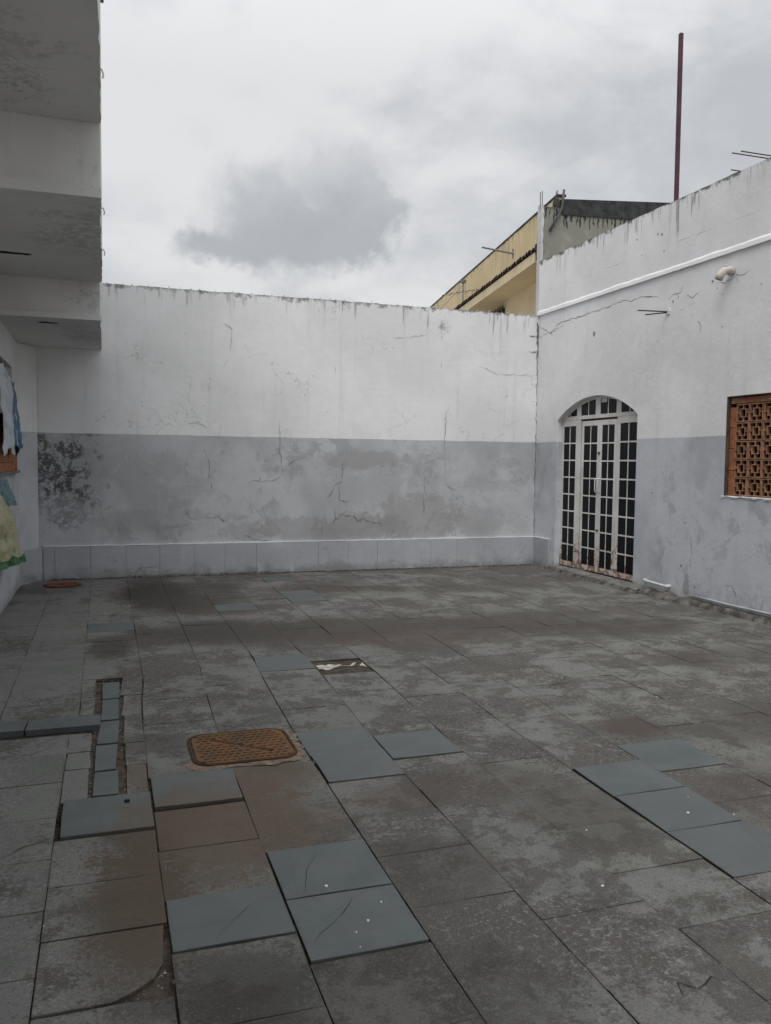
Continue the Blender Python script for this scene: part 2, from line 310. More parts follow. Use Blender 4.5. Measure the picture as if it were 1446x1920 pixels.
# ------------------------------------------------------------------ mesh helpers
class MB:
    def __init__(s): s.v = []; s.f = []
    def add(s, vs, fs):
        o = len(s.v); s.v += [tuple(x) for x in vs]; s.f += [tuple(i + o for i in q) for q in fs]; return s
    def box(s, a, b):
        (x0, y0, z0), (x1, y1, z1) = a, b
        return s.add([(x0, y0, z0), (x1, y0, z0), (x1, y1, z0), (x0, y1, z0), (x0, y0, z1), (x1, y0, z1), (x1, y1, z1), (x0, y1, z1)],
                     [(0, 3, 2, 1), (4, 5, 6, 7), (0, 1, 5, 4), (1, 2, 6, 5), (2, 3, 7, 6), (3, 0, 4, 7)])
    def obox(s, o, ax, ay, az):
        o, ax, ay, az = map(Vector, (o, ax, ay, az))
        vs = [o, o + ax, o + ax + ay, o + ay]; vs += [q + az for q in vs]
        return s.add(vs, [(0, 3, 2, 1), (4, 5, 6, 7), (0, 1, 5, 4), (1, 2, 6, 5), (2, 3, 7, 6), (3, 0, 4, 7)])
    def prism(s, pts, d):                    # polygon pts (3D, planar) extruded by vector d
        d = Vector(d); n = len(pts); a = [Vector(p) for p in pts]
        return s.add(a + [p + d for p in a], [tuple(range(n))[::-1], tuple(range(n, 2 * n))] + [(i, (i + 1) % n, n + (i + 1) % n, n + i) for i in range(n)])
    def tube(s, pts, r, seg=10, caps=True):
        pts = [Vector(p) for p in pts]; rr = r if isinstance(r, (list, tuple)) else [r] * len(pts)
        o = len(s.v); ref = None
        for i, p in enumerate(pts):
            t = (pts[min(i + 1, len(pts) - 1)] - pts[max(i - 1, 0)]).normalized()
            if ref is None: ref = Vector((0, 0, 1)) if abs(t.z) < .9 else Vector((1, 0, 0))
            u = t.cross(ref).normalized(); v = u.cross(t).normalized(); ref = v
            for k in range(seg):
                a = 2 * math.pi * k / seg
                s.v.append(tuple(p + (u * math.cos(a) + v * math.sin(a)) * rr[i]))
        for i in range(len(pts) - 1):
            for k in range(seg):
                a = o + i * seg + k; b = o + i * seg + (k + 1) % seg
                s.f.append((a, b, b + seg, a + seg))
        if caps:
            s.f.append(tuple(o + k for k in range(seg))[::-1]); e = o + (len(pts) - 1) * seg
            s.f.append(tuple(e + k for k in range(seg)))
        return s
    def build(s, name, mat, parent=None, smooth=False, bevel=0):
        me = bpy.data.meshes.new(name); me.from_pydata(s.v, [], s.f); me.update()
        if smooth:
            for p in me.polygons: p.use_smooth = True
        o = bpy.data.objects.new(name, me); COL.objects.link(o)
        me.materials.append(MATS[mat] if isinstance(mat, str) else mat)
        if parent: o.parent = parent
        if bevel:
            m = o.modifiers.new('bevel', 'BEVEL'); m.width = bevel; m.segments = 2; m.limit_method = 'ANGLE'
        return o
def thing(name, label, cat, group=None):
    o = bpy.data.objects.new(name, None); COL.objects.link(o); o.empty_display_size = .2
    o['label'] = label; o['category'] = cat
    if group: o['group'] = group
    return o
def tag(o, label, cat, group=None):
    o['label'] = label; o['category'] = cat
    if group: o['group'] = group
    return o
def R(a, b): return random.uniform(a, b)
def rough_slab(mb, p0, du, dv, dn_, nu, nv, jit):
    """slab with a subdivided front (p0 + du*u + dv*v) whose outline wobbles; thickness dn_"""
    p0, du, dv, dn_ = map(Vector, (p0, du, dv, dn_))
    o = len(mb.v); eu, ev = du.normalized(), dv.normalized(); en = dn_.normalized()
    for j in range(nv + 1):
        for i in range(nu + 1):
            q = p0 + du * (i / nu) + dv * (j / nv) + en * R(-jit, jit) * .12
            if j == nv or j == 0: q += ev * R(-jit, jit)
            if i == 0 or i == nu: q += eu * R(-jit, jit)
            mb.v.append(tuple(q))
    m = (nu + 1) * (nv + 1)
    for k in range(m): mb.v.append(tuple(Vector(mb.v[o + k]) + dn_))
    I = lambda i, j: o + j * (nu + 1) + i
    for j in range(nv):
        for i in range(nu):
            mb.f.append((I(i, j), I(i + 1, j), I(i + 1, j + 1), I(i, j + 1)))
            mb.f.append((I(i, j) + m, I(i, j + 1) + m, I(i + 1, j + 1) + m, I(i + 1, j) + m))
    for i in range(nu):
        mb.f.append((I(i, 0), I(i, 0) + m, I(i + 1, 0) + m, I(i + 1, 0))); mb.f.append((I(i, nv), I(i + 1, nv), I(i + 1, nv) + m, I(i, nv) + m))
    for j in range(nv):
        mb.f.append((I(0, j), I(0, j + 1), I(0, j + 1) + m, I(0, j) + m)); mb.f.append((I(nu, j), I(nu, j) + m, I(nu, j + 1) + m, I(nu, j + 1)))
    return mb
def ribbon(mb, pts, wid, nrm, proud=.0015):
    """a crack: ragged tapering ribbon following pts, lying on a wall whose outward normal is nrm"""
    nrm = Vector(nrm); P = []
    for a, b in zip(pts[:-1], pts[1:]):
        a, b = Vector(a), Vector(b); n = max(2, int((b - a).length / .045))
        for i in range(n): P.append(a.lerp(b, i / n))
    P.append(Vector(pts[-1])); o = len(mb.v)
    for i, p in enumerate(P):
        t = (P[min(i + 1, len(P) - 1)] - P[max(i - 1, 0)]).normalized(); sd_ = t.cross(nrm).normalized()
        j = sd_ * R(-.013, .013)
        ww = wid * R(.2, 1.25) * min(1, (i + .4) / 2, (len(P) - i - .6) / 2)
        for sg in (-1, 1): mb.v.append(tuple(p + j + sd_ * sg * ww * .5 + nrm * proud))
    for i in range(len(P) - 1):
        a = o + 2 * i; mb.f.append((a, a + 1, a + 3, a + 2))
    return mb

# ------------------------------------------------------------------ ground sheet and courtyard floor
XR, XL, YB = 6.364, -1.03, 11.58
g = MB().box((-300, -300, -.5), (300, 300, -.12)).build('ground', 'ground_paving'); g['kind'] = 'structure'
floor = MB()
nx, ny = 60, 100
for j in range(ny + 1):
    for i in range(nx + 1):
        floor.v.append((XL - .1 + (XR - XL + .2) * i / nx, -1.5 + 13.2 * j / ny, -.015 + R(-.004, .004)))
for j in range(ny):
    for i in range(nx):
        a = j * (nx + 1) + i; floor.f.append((a, a + 1, a + nx + 2, a + nx + 1))
floor = floor.build('courtyard_floor', 'dirt'); floor['kind'] = 'structure'

LX = {-3: [(0, XL + .005)], -2: [(0, -.63)], -1: [(0, -.224), (4, -.222), (5.05, -.215), (5.3, -.174), (11, -.192)],
      0: [(0, .180), (4.2, .187), (5.4, .196), (6.05, .238), (12, .243)], 1: [(0, .595), (2.5, .598), (4.8, .605), (5.84, .638), (6.4, .672), (12, .668)],
      2: [(0, 1.01), (3, 1.016), (4.7, 1.03), (6.13, 1.078), (6.6, 1.112), (9, 1.098), (12, 1.102)], 3: [(0, 1.43), (3.9, 1.436), (4.7, 1.455), (5.4, 1.49), (6, 1.52), (12, 1.535)],
      4: [(0, 1.853), (4.5, 1.862), (5.2, 1.90), (6, 1.93), (9, 1.962), (12, 1.972)], 5: [(0, 2.28), (4.5, 2.295), (6, 2.35), (8, 2.39), (12, 2.385)]}
def lx(k, y):
    if k in LX:
        t = LX[k]
        if y <= t[0][0]: return t[0][1]
        for (a, xa), (b, xb) in zip(t[:-1], t[1:]):
            if y <= b: return xa + (xb - xa) * (y - a) / (b - a)
        return t[-1][1]
    return min(.185 + .42 * k + (min(y, 9) - 3) * (.008 + .0028 * k), XR - .03)
JY = {-3: [2.4, 2.83, 3.26, 3.68, 4.1, 4.52, 5.05, 5.335, 5.85, 6.326, 6.77, 7.2, 7.62, 8.04, 8.45, 8.878, 9.3, 9.72, 10.14, 10.56, 11.0],
      -2: [2.25, 2.673, 3.071, 3.471, 3.88, 4.305, 4.717, 5.05, 5.335, 5.7, 6.1, 6.508, 6.93, 7.35, 7.77, 8.194, 8.631, 9.06, 9.5, 9.93, 10.36, 10.8],
      -1: [2.07, 2.475, 2.863, 3.226, 3.625, 4.035, 6.27, 6.722, 7.15, 7.57, 7.994, 8.403, 8.82, 9.25, 9.68, 10.1, 10.53, 10.96],
      0: [1.86, 2.277, 2.668, 3.006, 3.405, 3.818, 4.225, 4.652, 5.094, 5.613, 6.053, 6.509, 6.944, 7.378, 7.81, 8.24, 8.67, 9.1, 9.53, 9.96, 10.39, 10.82],
      1: [2.09, 2.488, 2.876, 3.270, 3.675, 4.09, 4.5, 4.932, 5.371, 5.864, 6.372, 6.79, 7.22, 7.65, 8.08, 8.5, 8.93, 9.36, 9.79, 10.22, 10.65, 11.08],
      2: [1.9, 2.296, 2.697, 3.1, 3.496, 3.903, 4.291, 4.697, 5.17, 5.66, 6.143, 6.61, 7.04, 7.47, 7.9, 8.33, 8.763, 9.155, 9.58, 10.0, 10.43, 10.86],
      3: [2.093, 2.492, 2.904, 3.30, 3.703, 4.12, 4.513, 4.992, 5.444, 5.94, 6.385, 6.81, 7.24, 7.67, 8.1, 8.53, 8.96, 9.39, 9.82, 10.25, 10.68, 11.1],
      4: [1.9, 2.3, 2.70, 3.112, 3.528, 3.93, 4.333, 4.752, 5.215, 5.64, 6.07, 6.5, 6.93, 7.35, 7.78, 8.2, 8.63, 9.135, 9.503, 9.912, 10.34, 10.77, 11.11],
      5: [2.12, 2.53, 2.938, 3.337, 3.722, 4.152, 4.57, 4.98, 5.46, 5.955, 6.39, 6.82, 7.25, 7.68, 8.1, 8.536, 8.96, 9.39, 9.82, 10.25, 10.68, 11.1],
      6: [2.3, 2.72, 3.14, 3.551, 3.957, 4.38, 4.81, 5.221, 5.715, 6.15, 6.58, 7.0, 7.43, 7.86, 8.47, 8.9, 9.33, 9.76, 10.2, 10.62, 11.05],
      7: [2.9, 3.32, 3.75, 4.177, 4.6, 5.02, 5.336, 5.492, 5.93, 6.36, 6.8, 7.23, 7.66, 8.09, 8.44, 8.87, 9.3, 9.73, 10.16, 10.6, 11.02]}
CLEAN = {(0, 2.668), (0, 3.818), (1, 2.488), (1, 2.876), (2, 3.903), (2, 4.291), (3, 4.12), (5, 2.938), (5, 3.337), (6, 3.551), (-1, 3.625), (2, 6.143), (2, 8.763), (4, 9.135), (4, 9.503), (4, 10.77), (-1, 7.994), (5, 2.53)}
WIDE = {(0, 3.818), (0, 3.405), (1, 2.488), (1, 2.876), (2, 3.903), (3, 4.12), (5, 3.337), (5, 2.938), (-1, 3.625), (0, 2.668)}
def tile_mesh(x00, x10, x01, x11, y0, y1, z, gl, gr, gb, gt, tilt=.0015, cut=None, jit=.0016, nb=4):
    """slate slab; x00/x10 left/right at y0, x01/x11 at y1; gl.. half joints"""
    A = [(x00 + gl, y0 + gb), (x10 - gr, y0 + gb), (x11 - gr, y1 - gt), (x01 + gl, y1 - gt)]
    if cut: A = cut
    out = []
    for i in range(len(A)):
        a, b_ = Vector(A[i]), Vector(A[(i + 1) % len(A)])
        out.append(a + Vector((R(-jit, jit), R(-jit, jit))))
        out.append(a.lerp(b_, R(.35, .65)) + Vector((R(-jit, jit), R(-jit, jit))))
    cxy = sum(out, Vector((0, 0))) / len(out); n = len(out)
    tx, ty = R(-tilt, tilt), R(-tilt, tilt)
    zt = lambda q: z + (q.x - cxy.x) * tx * 4 + (q.y - cxy.y) * ty * 4
    inn = [q + (cxy - q).normalized() * R(.001, .003) for q in out]
    und = [q + (cxy - q).normalized() * .008 for q in out]                 # cleft edges fall back under the face
    vs = [(q.x, q.y, zt(q)) for q in inn] + [(q.x, q.y, zt(q) - R(.0006, .0016)) for q in out] + [(q.x, q.y, -.03) for q in und]
    fs = [tuple(range(n))]
    for i in range(n):
        j = (i + 1) % n
        fs.append((n + i, n + j, j, i)); fs.append((2 * n + i, 2 * n + j, n + j, n + i))
    return vs, fs
tiles = []                                    # (sort key, verts, faces, material)
def in_view(x, y):
    v = Vector((x, y, -H)); d = v.dot(fw)
    if d < .3: return False
    return abs(v.dot(rt) / d) < (723 + 60) / FPX and abs(v.dot(dn) / d) < (960 + 60) / FPX
def put(k, y0, y1, **kw):
    key = (k, y0); cl = key in CLEAN
    if cl: kw['jit'] = .0032
    z = R(-.0015, .0015) + (.003 if cl else 0)
    gl = R(.0003, .0012); gt = R(.0002, .0009); gb = R(.0002, .0009); gr = R(.0003, .0012)
    if k in (2, 5) and y0 < 6: gl += .003
    if random.random() < .45: gl += .0022
    if random.random() < .4: gb += .0018
    if key in WIDE: gl, gr, gb, gt, z = gl + .004, gr + .003, gb + .004, gt + .003, z + .003
    if key == (0, 3.818): z += .006; gb += .012
    if key == (0, 3.405): gt += .012
    if key == (-1, 3.625): z += .006; gb += .009; gl += .018
    vs, fs = tile_mesh(lx(k, y0 + .001), lx(k + 1, y0 + .001), lx(k, y1 - .001), lx(k + 1, y1 - .001), y0, y1, z, gl, gr, gb, gt, **kw)
    x, y = (lx(k, y0) + lx(k + 1, y0)) / 2, (y0 + y1) / 2
    tiles.append((y if in_view(x, y) else 1000 + abs(y), vs, fs, 'slate_clean' if cl else 'slate'))
for k in range(-3, 15):
    js = list(JY.get(k, []))
    if not js: js = [3.0 + R(0, .42)]
    while js[0] > -1.0: js.insert(0, js[0] - R(.40, .42))
    while js[-1] < YB - .5: js.append(js[-1] + R(.415, .44))
    js.append(YB - .02)
    for y0, y1 in zip(js[:-1], js[1:]):
        xm = (lx(k, y0) + lx(k + 1, y0)) / 2
        if lx(k + 1, y0) - lx(k, y0) < .05 or y1 - y0 < .06: continue
        if k == 3 and abs(y0 - 5.94) < .01: continue                     # the missing tile
        if k in (-3, -2) and abs(y0 - 5.05) < .01: continue              # the gutter strip lies here
        if k == -1 and abs(y0 - 4.035) < .01: continue                   # the channel lies here
        if k == -1 and abs(y0 - 2.475) < .01:                            # slab with its corner broken away
            put(k, y0, y1, cut=[(-.219, 2.479), (.0, 2.479), (.07, 2.515), (.125, 2.56), (.155, 2.63), (.160, 2.70), (.172, 2.858), (-.217, 2.858)]); continue
        if k == -1 and abs(y0 - 2.07) < .01:
            put(k, y0, y1, cut=[(-.219, 2.075), (.176, 2.075), (.176, 2.455), (.03, 2.468), (-.219, 2.470)]); continue
        put(k, y0, y1)
# narrow slabs either side of the channel
for y0, y1 in ((4.035, 4.46), (4.46, 4.72), (4.72, 5.045), (5.335, 5.8), (5.8, 6.27)):
    vs, fs = tile_mesh(lx(-1, y0), -.092, lx(-1, y1), -.092 + (.012 if y0 > 5 else 0), y0, y1, R(-.002, .002), .002, .004, .002, .002, jit=.006)
    tiles.append((y0, vs, fs, 'slate'))
for y0, y1 in ((4.035, 4.45), (4.45, 4.80), (4.80, 5.33), (5.33, 5.79), (5.79, 6.27)):
    vs, fs = tile_mesh(.075, lx(0, y0), .082 + .008 * (y0 - 4), lx(0, y1), y0, y1, R(-.002, .002), .004, .002, .002, .002, jit=.006)
    tiles.append((y0, vs, fs, 'slate'))
tiles.sort(key=lambda t: t[0])
NT_ = 275
for d, vs, fs, m in tiles[:NT_]:
    MB().add(vs, fs).build('slate_tile', m, floor)
rest = {}
for d, vs, fs, m in tiles[NT_:]: rest.setdefault(m, MB()).add(vs, fs)
for m, mb in rest.items():
    o = mb.build('far_slate_tile', m, floor); o['kind'] = 'stuff'
# bluish channel cover slabs and the raised gutter strip
for (xa, xb, y0, xc, xd, y1) in ((-.039, .069, 5.728, -.042, .075, 6.141), (-.043, .059, 5.252, -.040, .068, 5.712), (-.062, .047, 4.815, -.048, .060, 5.236), (-.071, .034, 4.396, -.064, .047, 4.800), (-.077, .040, 4.066, -.071, .043, 4.382)):
    vs, fs = tile_mesh(xa, xb, xc, xd, y0, y1, .004, 0, 0, .004, .004, jit=.003)
    MB().add(vs, fs).build('channel_slab', 'slate_clean', floor)
for x0, x1 in ((XL + .01, -.462), (-.458, -.046)):
    vs, fs = tile_mesh(x0, x1, x0, x1, 5.118 - (.012 if x0 > -.5 else 0), 5.322 - (.018 if x0 > -.5 else 0), .026, .001, .001, 0, 0, jit=.003)
    MB().add(vs, fs).build('gutter_slab', 'slate_clean', floor)
# crumbly mortar beds: missing tile, broken corner, beside the channel, round the sewer cover
def lumps(name, mat, n, fx, zr, size):
    mb = MB()
    for _ in range(n):
        x, y = fx(); r = R(*size); z = R(*zr)
        vs = []
        for (a, b, c_) in ((1, 0, 0), (-.5, .9, 0), (-.5, -.9, 0), (R(-.3, .3), R(-.3, .3), R(.4, .8))):
            ang = R(0, 6.28); ca, sa = math.cos(ang), math.sin(ang)
            vs.append((x + (a * ca - b * sa) * r * R(.7, 1.3), y + (a * sa + b * ca) * r * R(.7, 1.3), z + c_ * r))
        mb.add(vs, [(0, 1, 3), (1, 2, 3), (2, 0, 3), (0, 2, 1)])
    o = mb.build(name, mat, floor); o['kind'] = 'stuff'; return o
lumps('mortar_crumbs', 'rough_mortar', 220, lambda: ((lambda u, k: (-.088 + R(-.012, .014), u) if k < .5 else (.079 + R(-.02, .016), u))(R(4.05, 6.25), random.random())), (-.018, -.010), (.003, .009))
lumps('mortar_crumbs', 'dirt', 200, lambda: (R(-.05, .1), R(6.15, 6.26)), (-.018, -.008), (.004, .012))
lumps('soil_crumbs', 'rough_mortar', 200, lambda: (lambda a: (.02 + a * .15 + R(-.03, .03), 2.5 + a * .08 + R(-.03, .05)))(R(0, 1)), (-.026, -.018), (.004, .014))
lumps('soil_crumbs', 'dirt', 160, lambda: (R(-.235, -.19), R(3.62, 4.05)), (-.02, -.004), (.004, .011))
lumps('soil_crumbs', 'rough_mortar', 60, lambda: (R(.97, 1.04), R(4.18, 4.62)), (-.006, .0), (.004, .012))
lumps('soil_crumbs', 'dirt', 120, lambda: (R(.17, .215), R(2.5, 3.9)), (-.014, -.002), (.003, .008))
pb = MB(); n_ = 14
for j in range(3):
    for i in range(n_ + 1):
        pb.v.append((1.545 + .38 * i / n_, 6.22 + .045 * (j - 1) * (1 + .8 * math.sin(i * .55)) + R(-.014, .014) - .02 * math.sin(i * .9), -.012 + R(-.004, .006)))
for j in range(2):
    for i in range(n_): a = j * (n_ + 1) + i; pb.f.append((a, a + 1, a + n_ + 2, a + n_ + 1))
pb.build('mortar_bed', 'mortar_pale', floor)
for a, b in (((XL + .02, 5.052), (-.085, 5.108)), ((.195, 3.795), (.60, 3.838)), ((-.20, 3.605), (.185, 3.64)), ((-.20, 6.235), (.02, 6.262))):  # dark strips with the shadow of the open slab gaps put into their colour
    mb = MB(); rough_slab(mb, (a[0], a[1], -.0075), (b[0] - a[0], 0, 0), (0, b[1] - a[1], 0), (0, 0, -.015), 14, 1, .004); mb.build('gap_shade_crack', 'gap_shade_crack', floor)
mb = MB(); ring_o = []; ring_i = []
for i in range(60):
    a = 6.2832 * i / 60; cx, cy = math.cos(a), math.sin(a); sq = 1 / max(abs(cx), abs(cy)) ** .75
    ex_ = R(.0, .02) + (.035 + R(0, .045) if (cx > .35 and cy < .6) or (cy < -.45) else 0)
    ring_o.append((.70 + cx * sq * (.262 + ex_), 4.545 + cy * sq * (.232 + ex_ * 1.2)))
mb.add([(x, y, .0028 + R(-.001, .0015)) for x, y in ring_o] + [(x + (.70 - x) * .3, y + (4.545 - y) * .3, .006) for x, y in ring_o], [(i, (i + 1) % 60, 60 + (i + 1) % 60, 60 + i) for i in range(60)])
mb.build('mortar_collar', 'mortar_tan', floor)
# white paint drips on the slabs
for (x, y) in [(0.847, 2.657), (0.768, 2.928), (0.788, 2.601), (1.769, 2.628), (2.512, 3.072), (2.633, 3.223), (1.974, 3.065), (1.036, 5.233), (3.578, 4.731), (2.702, 2.995), (0.087, 3.706), (-0.216, 2.964), (0.929, 2.759), (0.776, 2.514)]:
    r = R(.0018, .0042) * (2.2 if (x, y) in ((0.847, 2.657), (0.768, 2.928), (1.769, 2.628), (2.512, 3.072)) else 1)
    mb = MB(); zc = .004
    for (k, y0) in CLEAN:
        if lx(k, y) < x < lx(k + 1, y) and y0 < y < y0 + .42: zc = .010 if (k, y0) in WIDE else .006
    pts = [(x + math.cos(a * .7) * r * R(.75, 1.2), y + math.sin(a * .7) * r * R(.75, 1.2)) for a in range(9)]
    mb.add([(a, b, zc - .01) for a, b in pts] + [(a, b, zc) for a, b in pts] + [(x, y, zc + .0015)], [(i, (i + 1) % 9, 9 + (i + 1) % 9, 9 + i) for i in range(9)] + [(9 + i, 9 + (i + 1) % 9, 18) for i in range(9)])
    mb.build('paint_drip', 'paint_white', floor)
# cracks across slabs
FC = [[(.262, 5.70), (.36, 5.78), (.45, 5.85), (.55, 5.87), (.63, 5.865)], [(.455, 5.61), (.49, 5.50), (.54, 5.41), (.57, 5.39)], [(1.14, 5.83), (1.2, 5.77), (1.27, 5.78)], [(-.60, 4.72), (-.40, 4.76), (-.32, 4.83), (-.24, 4.86)], [(-.22, 4.80), (-.15, 4.74), (-.1, 4.72)],
      [(1.62, 1.99), (1.66, 2.04), (1.70, 2.0), (1.78, 2.03), (1.82, 2.02)], [(3.19, 5.30), (3.25, 5.38), (3.23, 5.48)], [(2.97, 5.12), (3.02, 5.2), (3.17, 5.22)], [(3.62, 5.18), (3.78, 5.24), (3.82, 5.30), (4.0, 5.32)], [(-.42, 3.52), (-.33, 3.60), (-.26, 3.64), (-.225, 3.67)],
      [(.10, 6.28), (.15, 6.36), (.235, 6.47)], [(3.1, 8.35), (3.4, 8.4), (3.7, 8.33)], [(4.4, 9.2), (4.7, 9.4), (5.1, 9.45)], [(1.45, 4.70), (1.5, 4.6), (1.53, 4.5)], [(1.47, 4.83), (1.56, 4.72), (1.6, 4.63)]]
for pl in FC: ribbon(MB(), [(x, y, .0035) for x, y in pl], .0052, (0, 0, 1), .001).build('crack', 'gap_shade_crack', floor)
for pl in ([(.63, 2.58), (.76, 2.70), (.80, 2.78), (.90, 2.87)], [(.68, 2.90), (.71, 3.02), (.78, 3.2)], [(.33, 2.69), (.41, 2.80), (.52, 2.93)]):
    ribbon(MB(), [(x, y, .0085) for x, y in pl], .0022, (0, 0, 1), .001).build('crack', 'gap_shade_crack', floor)

# ------------------------------------------------------------------ sewer covers
def rrect(x0, x1, y0, y1, r, n=6):
    P = []
    for cx, cy, a0 in ((x1 - r, y0 + r, -90), (x1 - r, y1 - r, 0), (x0 + r, y1 - r, 90), (x0 + r, y0 + r, 180)):
        for i in range(n + 1):
            a = math.radians(a0 + 90 * i / n); P.append((cx + math.cos(a) * r, cy + math.sin(a) * r))
    return P
man = thing('manhole_cover', 'rusty rectangular sewer manhole cover with rounded corners and raised scale pattern', 'manhole cover', 'sewer covers')
man.location = (.70, 4.545, 0)
hx, hy = .262, .232
o = MB().prism([(x, y, .002) for x, y in rrect(-hx, hx, -hy, hy, .085)], (0, 0, .012)).build('plate', 'rust', man, bevel=.003)
fo = rrect(-hx - .020, hx + .020, -hy - .020, hy + .020, .10); fi = rrect(-hx - .006, hx + .006, -hy - .006, hy + .006, .09); m_ = len(fo)
mb = MB(); mb.add([(x, y, .012) for x, y in fo] + [(x, y, .012) for x, y in fi] + [(x, y, -.03) for x, y in fo] + [(x, y, -.03) for x, y in fi],
    [f for i in range(m_) for f in ((i, (i + 1) % m_, m_ + (i + 1) % m_, m_ + i), (i, 2 * m_ + i, 2 * m_ + (i + 1) % m_, (i + 1) % m_), (m_ + i, m_ + (i + 1) % m_, 3 * m_ + (i + 1) % m_, 3 * m_ + i))])
mb.build('frame', 'rust_dark', man)
mb = MB()
tdir = Vector((.29, -.255)).normalized(); tn = Vector((tdir.y, -tdir.x))
for r in range(11):
    for k in range(13):
        x = -hx + .035 + (k + (.5 if r % 2 else 0)) * .038; y = -hy + .03 + r * .0405
        if x > hx - .03 or y > hy - .02: continue
        q = Vector((x, y)); al, ac = q.dot(tdir), q.dot(tn)
        if abs(ac) < .030 and abs(al) < .205: continue
        if abs(x) > hx - .07 and abs(y) > hy - .07 and (abs(x) - hx + .07) ** 2 + (abs(y) - hy + .07) ** 2 > .055 ** 2: continue
        pts = [(x + .016 * math.cos(math.radians(a)), y + .011 * math.sin(math.radians(a)), .0135) for a in range(200, 341, 28)]
        mb.tube(pts, [.002, .005, .0065, .0065, .005, .002][:len(pts)], 5)
o = mb.build('raised_tread', 'rust_tread', man); o['kind'] = 'stuff'
cu_ = bpy.data.curves.new('lettering', 'FONT'); cu_.body = 'ESGOTO SANITARIO'; cu_.size = .044; cu_.extrude = .002; cu_.align_x = 'CENTER'; cu_.align_y = 'CENTER'; cu_.space_character = 1.0
tmp = bpy.data.objects.new('tmp', cu_); COL.objects.link(tmp)
dg = bpy.context.evaluated_depsgraph_get(); me = bpy.data.meshes.new_from_object(tmp.evaluated_get(dg)); bpy.data.objects.remove(tmp)
me.name = 'lettering'; me.materials.clear(); me.materials.append(MATS['rust_tread'])
o = bpy.data.objects.new('lettering', me); COL.objects.link(o); o.parent = man
o.location = (0, 0, .0158); o.rotation_euler = (0, 0, math.atan2(tdir.y, tdir.x) + math.pi)
rc = thing('manhole_cover', 'small round rusty inspection cover at the foot of the back wall corner', 'manhole cover', 'sewer covers')
rc.location = (-.535, 11.06, 0)
circ = lambda r, z, n=28: [(r * math.cos(6.2832 * i / n), r * math.sin(6.2832 * i / n), z) for i in range(n)]
MB().prism(circ(.205, .002), (0, 0, .012)).build('plate', 'rust_red', rc, bevel=.003)
mb = MB(); a_, b_ = circ(.225, .011), circ(.210, .011); mb.add(a_ + b_ + circ(.225, -.03), [f for i in range(28) for f in ((i, (i + 1) % 28, 28 + (i + 1) % 28, 28 + i), (i, 56 + i, 56 + (i + 1) % 28, (i + 1) % 28))]); mb.build('frame', 'rust_dark', rc)
MB().prism(circ(.03, .012, 10), (0, 0, .008)).build('lifting_boss', 'rust_dark', rc)

# ------------------------------------------------------------------ back boundary wall
bw = thing('boundary_wall', 'tall white and grey painted plaster wall across the back of the courtyard', 'wall')
mb = MB(); rough_slab(mb, (XL - .3, YB, -.05), (XR - XL + .3 - .004, 0, 0), (0, 0, 3.92), (0, .16, 0), 90, 24, .006)
mb.build('wall_body', 'plaster_back', bw, smooth=False)
xs = [-.785, -.646, -.208, .242, .675, 1.134, 1.547, 1.984, 2.417, 2.876, 3.322, 3.770, 4.178, 4.613, 5.039, 5.485, 5.940, XR - .004]
for x0, x1 in zip(xs[:-1], xs[1:]):
    o = MB().box((x0 + R(.0003, .0022), YB - .028 + R(-.002, .002), -.02), (x1 - R(.0003, .0022), YB + .02, .432 + R(-.002, .002))).build('skirting_panel', 'plaster_skirting', bw, bevel=.0015)
mb = MB(); rough_slab(mb, (xs[0], YB - .026, .4365), (xs[-1] - xs[0], 0, 0), (0, 0, .010), (0, .04, 0), 60, 1, .002); mb.build('skirting_cap', 'plaster_trim', bw)
x = .02
while x < 6.3:
    h = R(.018, .042); w_ = R(.010, .022); y = YB + R(.02, .05); a = R(-.3, .3)
    MB().prism([(x, y, 3.85), (x + w_, y + .01, 3.85), (x + w_ * .9 + a * h, y + .012, 3.868 + h * .8), (x + w_ * .35 + a * h, y + .006, 3.868 + h), (x + a * h * .4, y, 3.868 + h * .4)], (R(-.004, .004), R(.005, .012), 0)).build('glass_shard', 'shard_glass', bw)
    x += R(.075, .19)
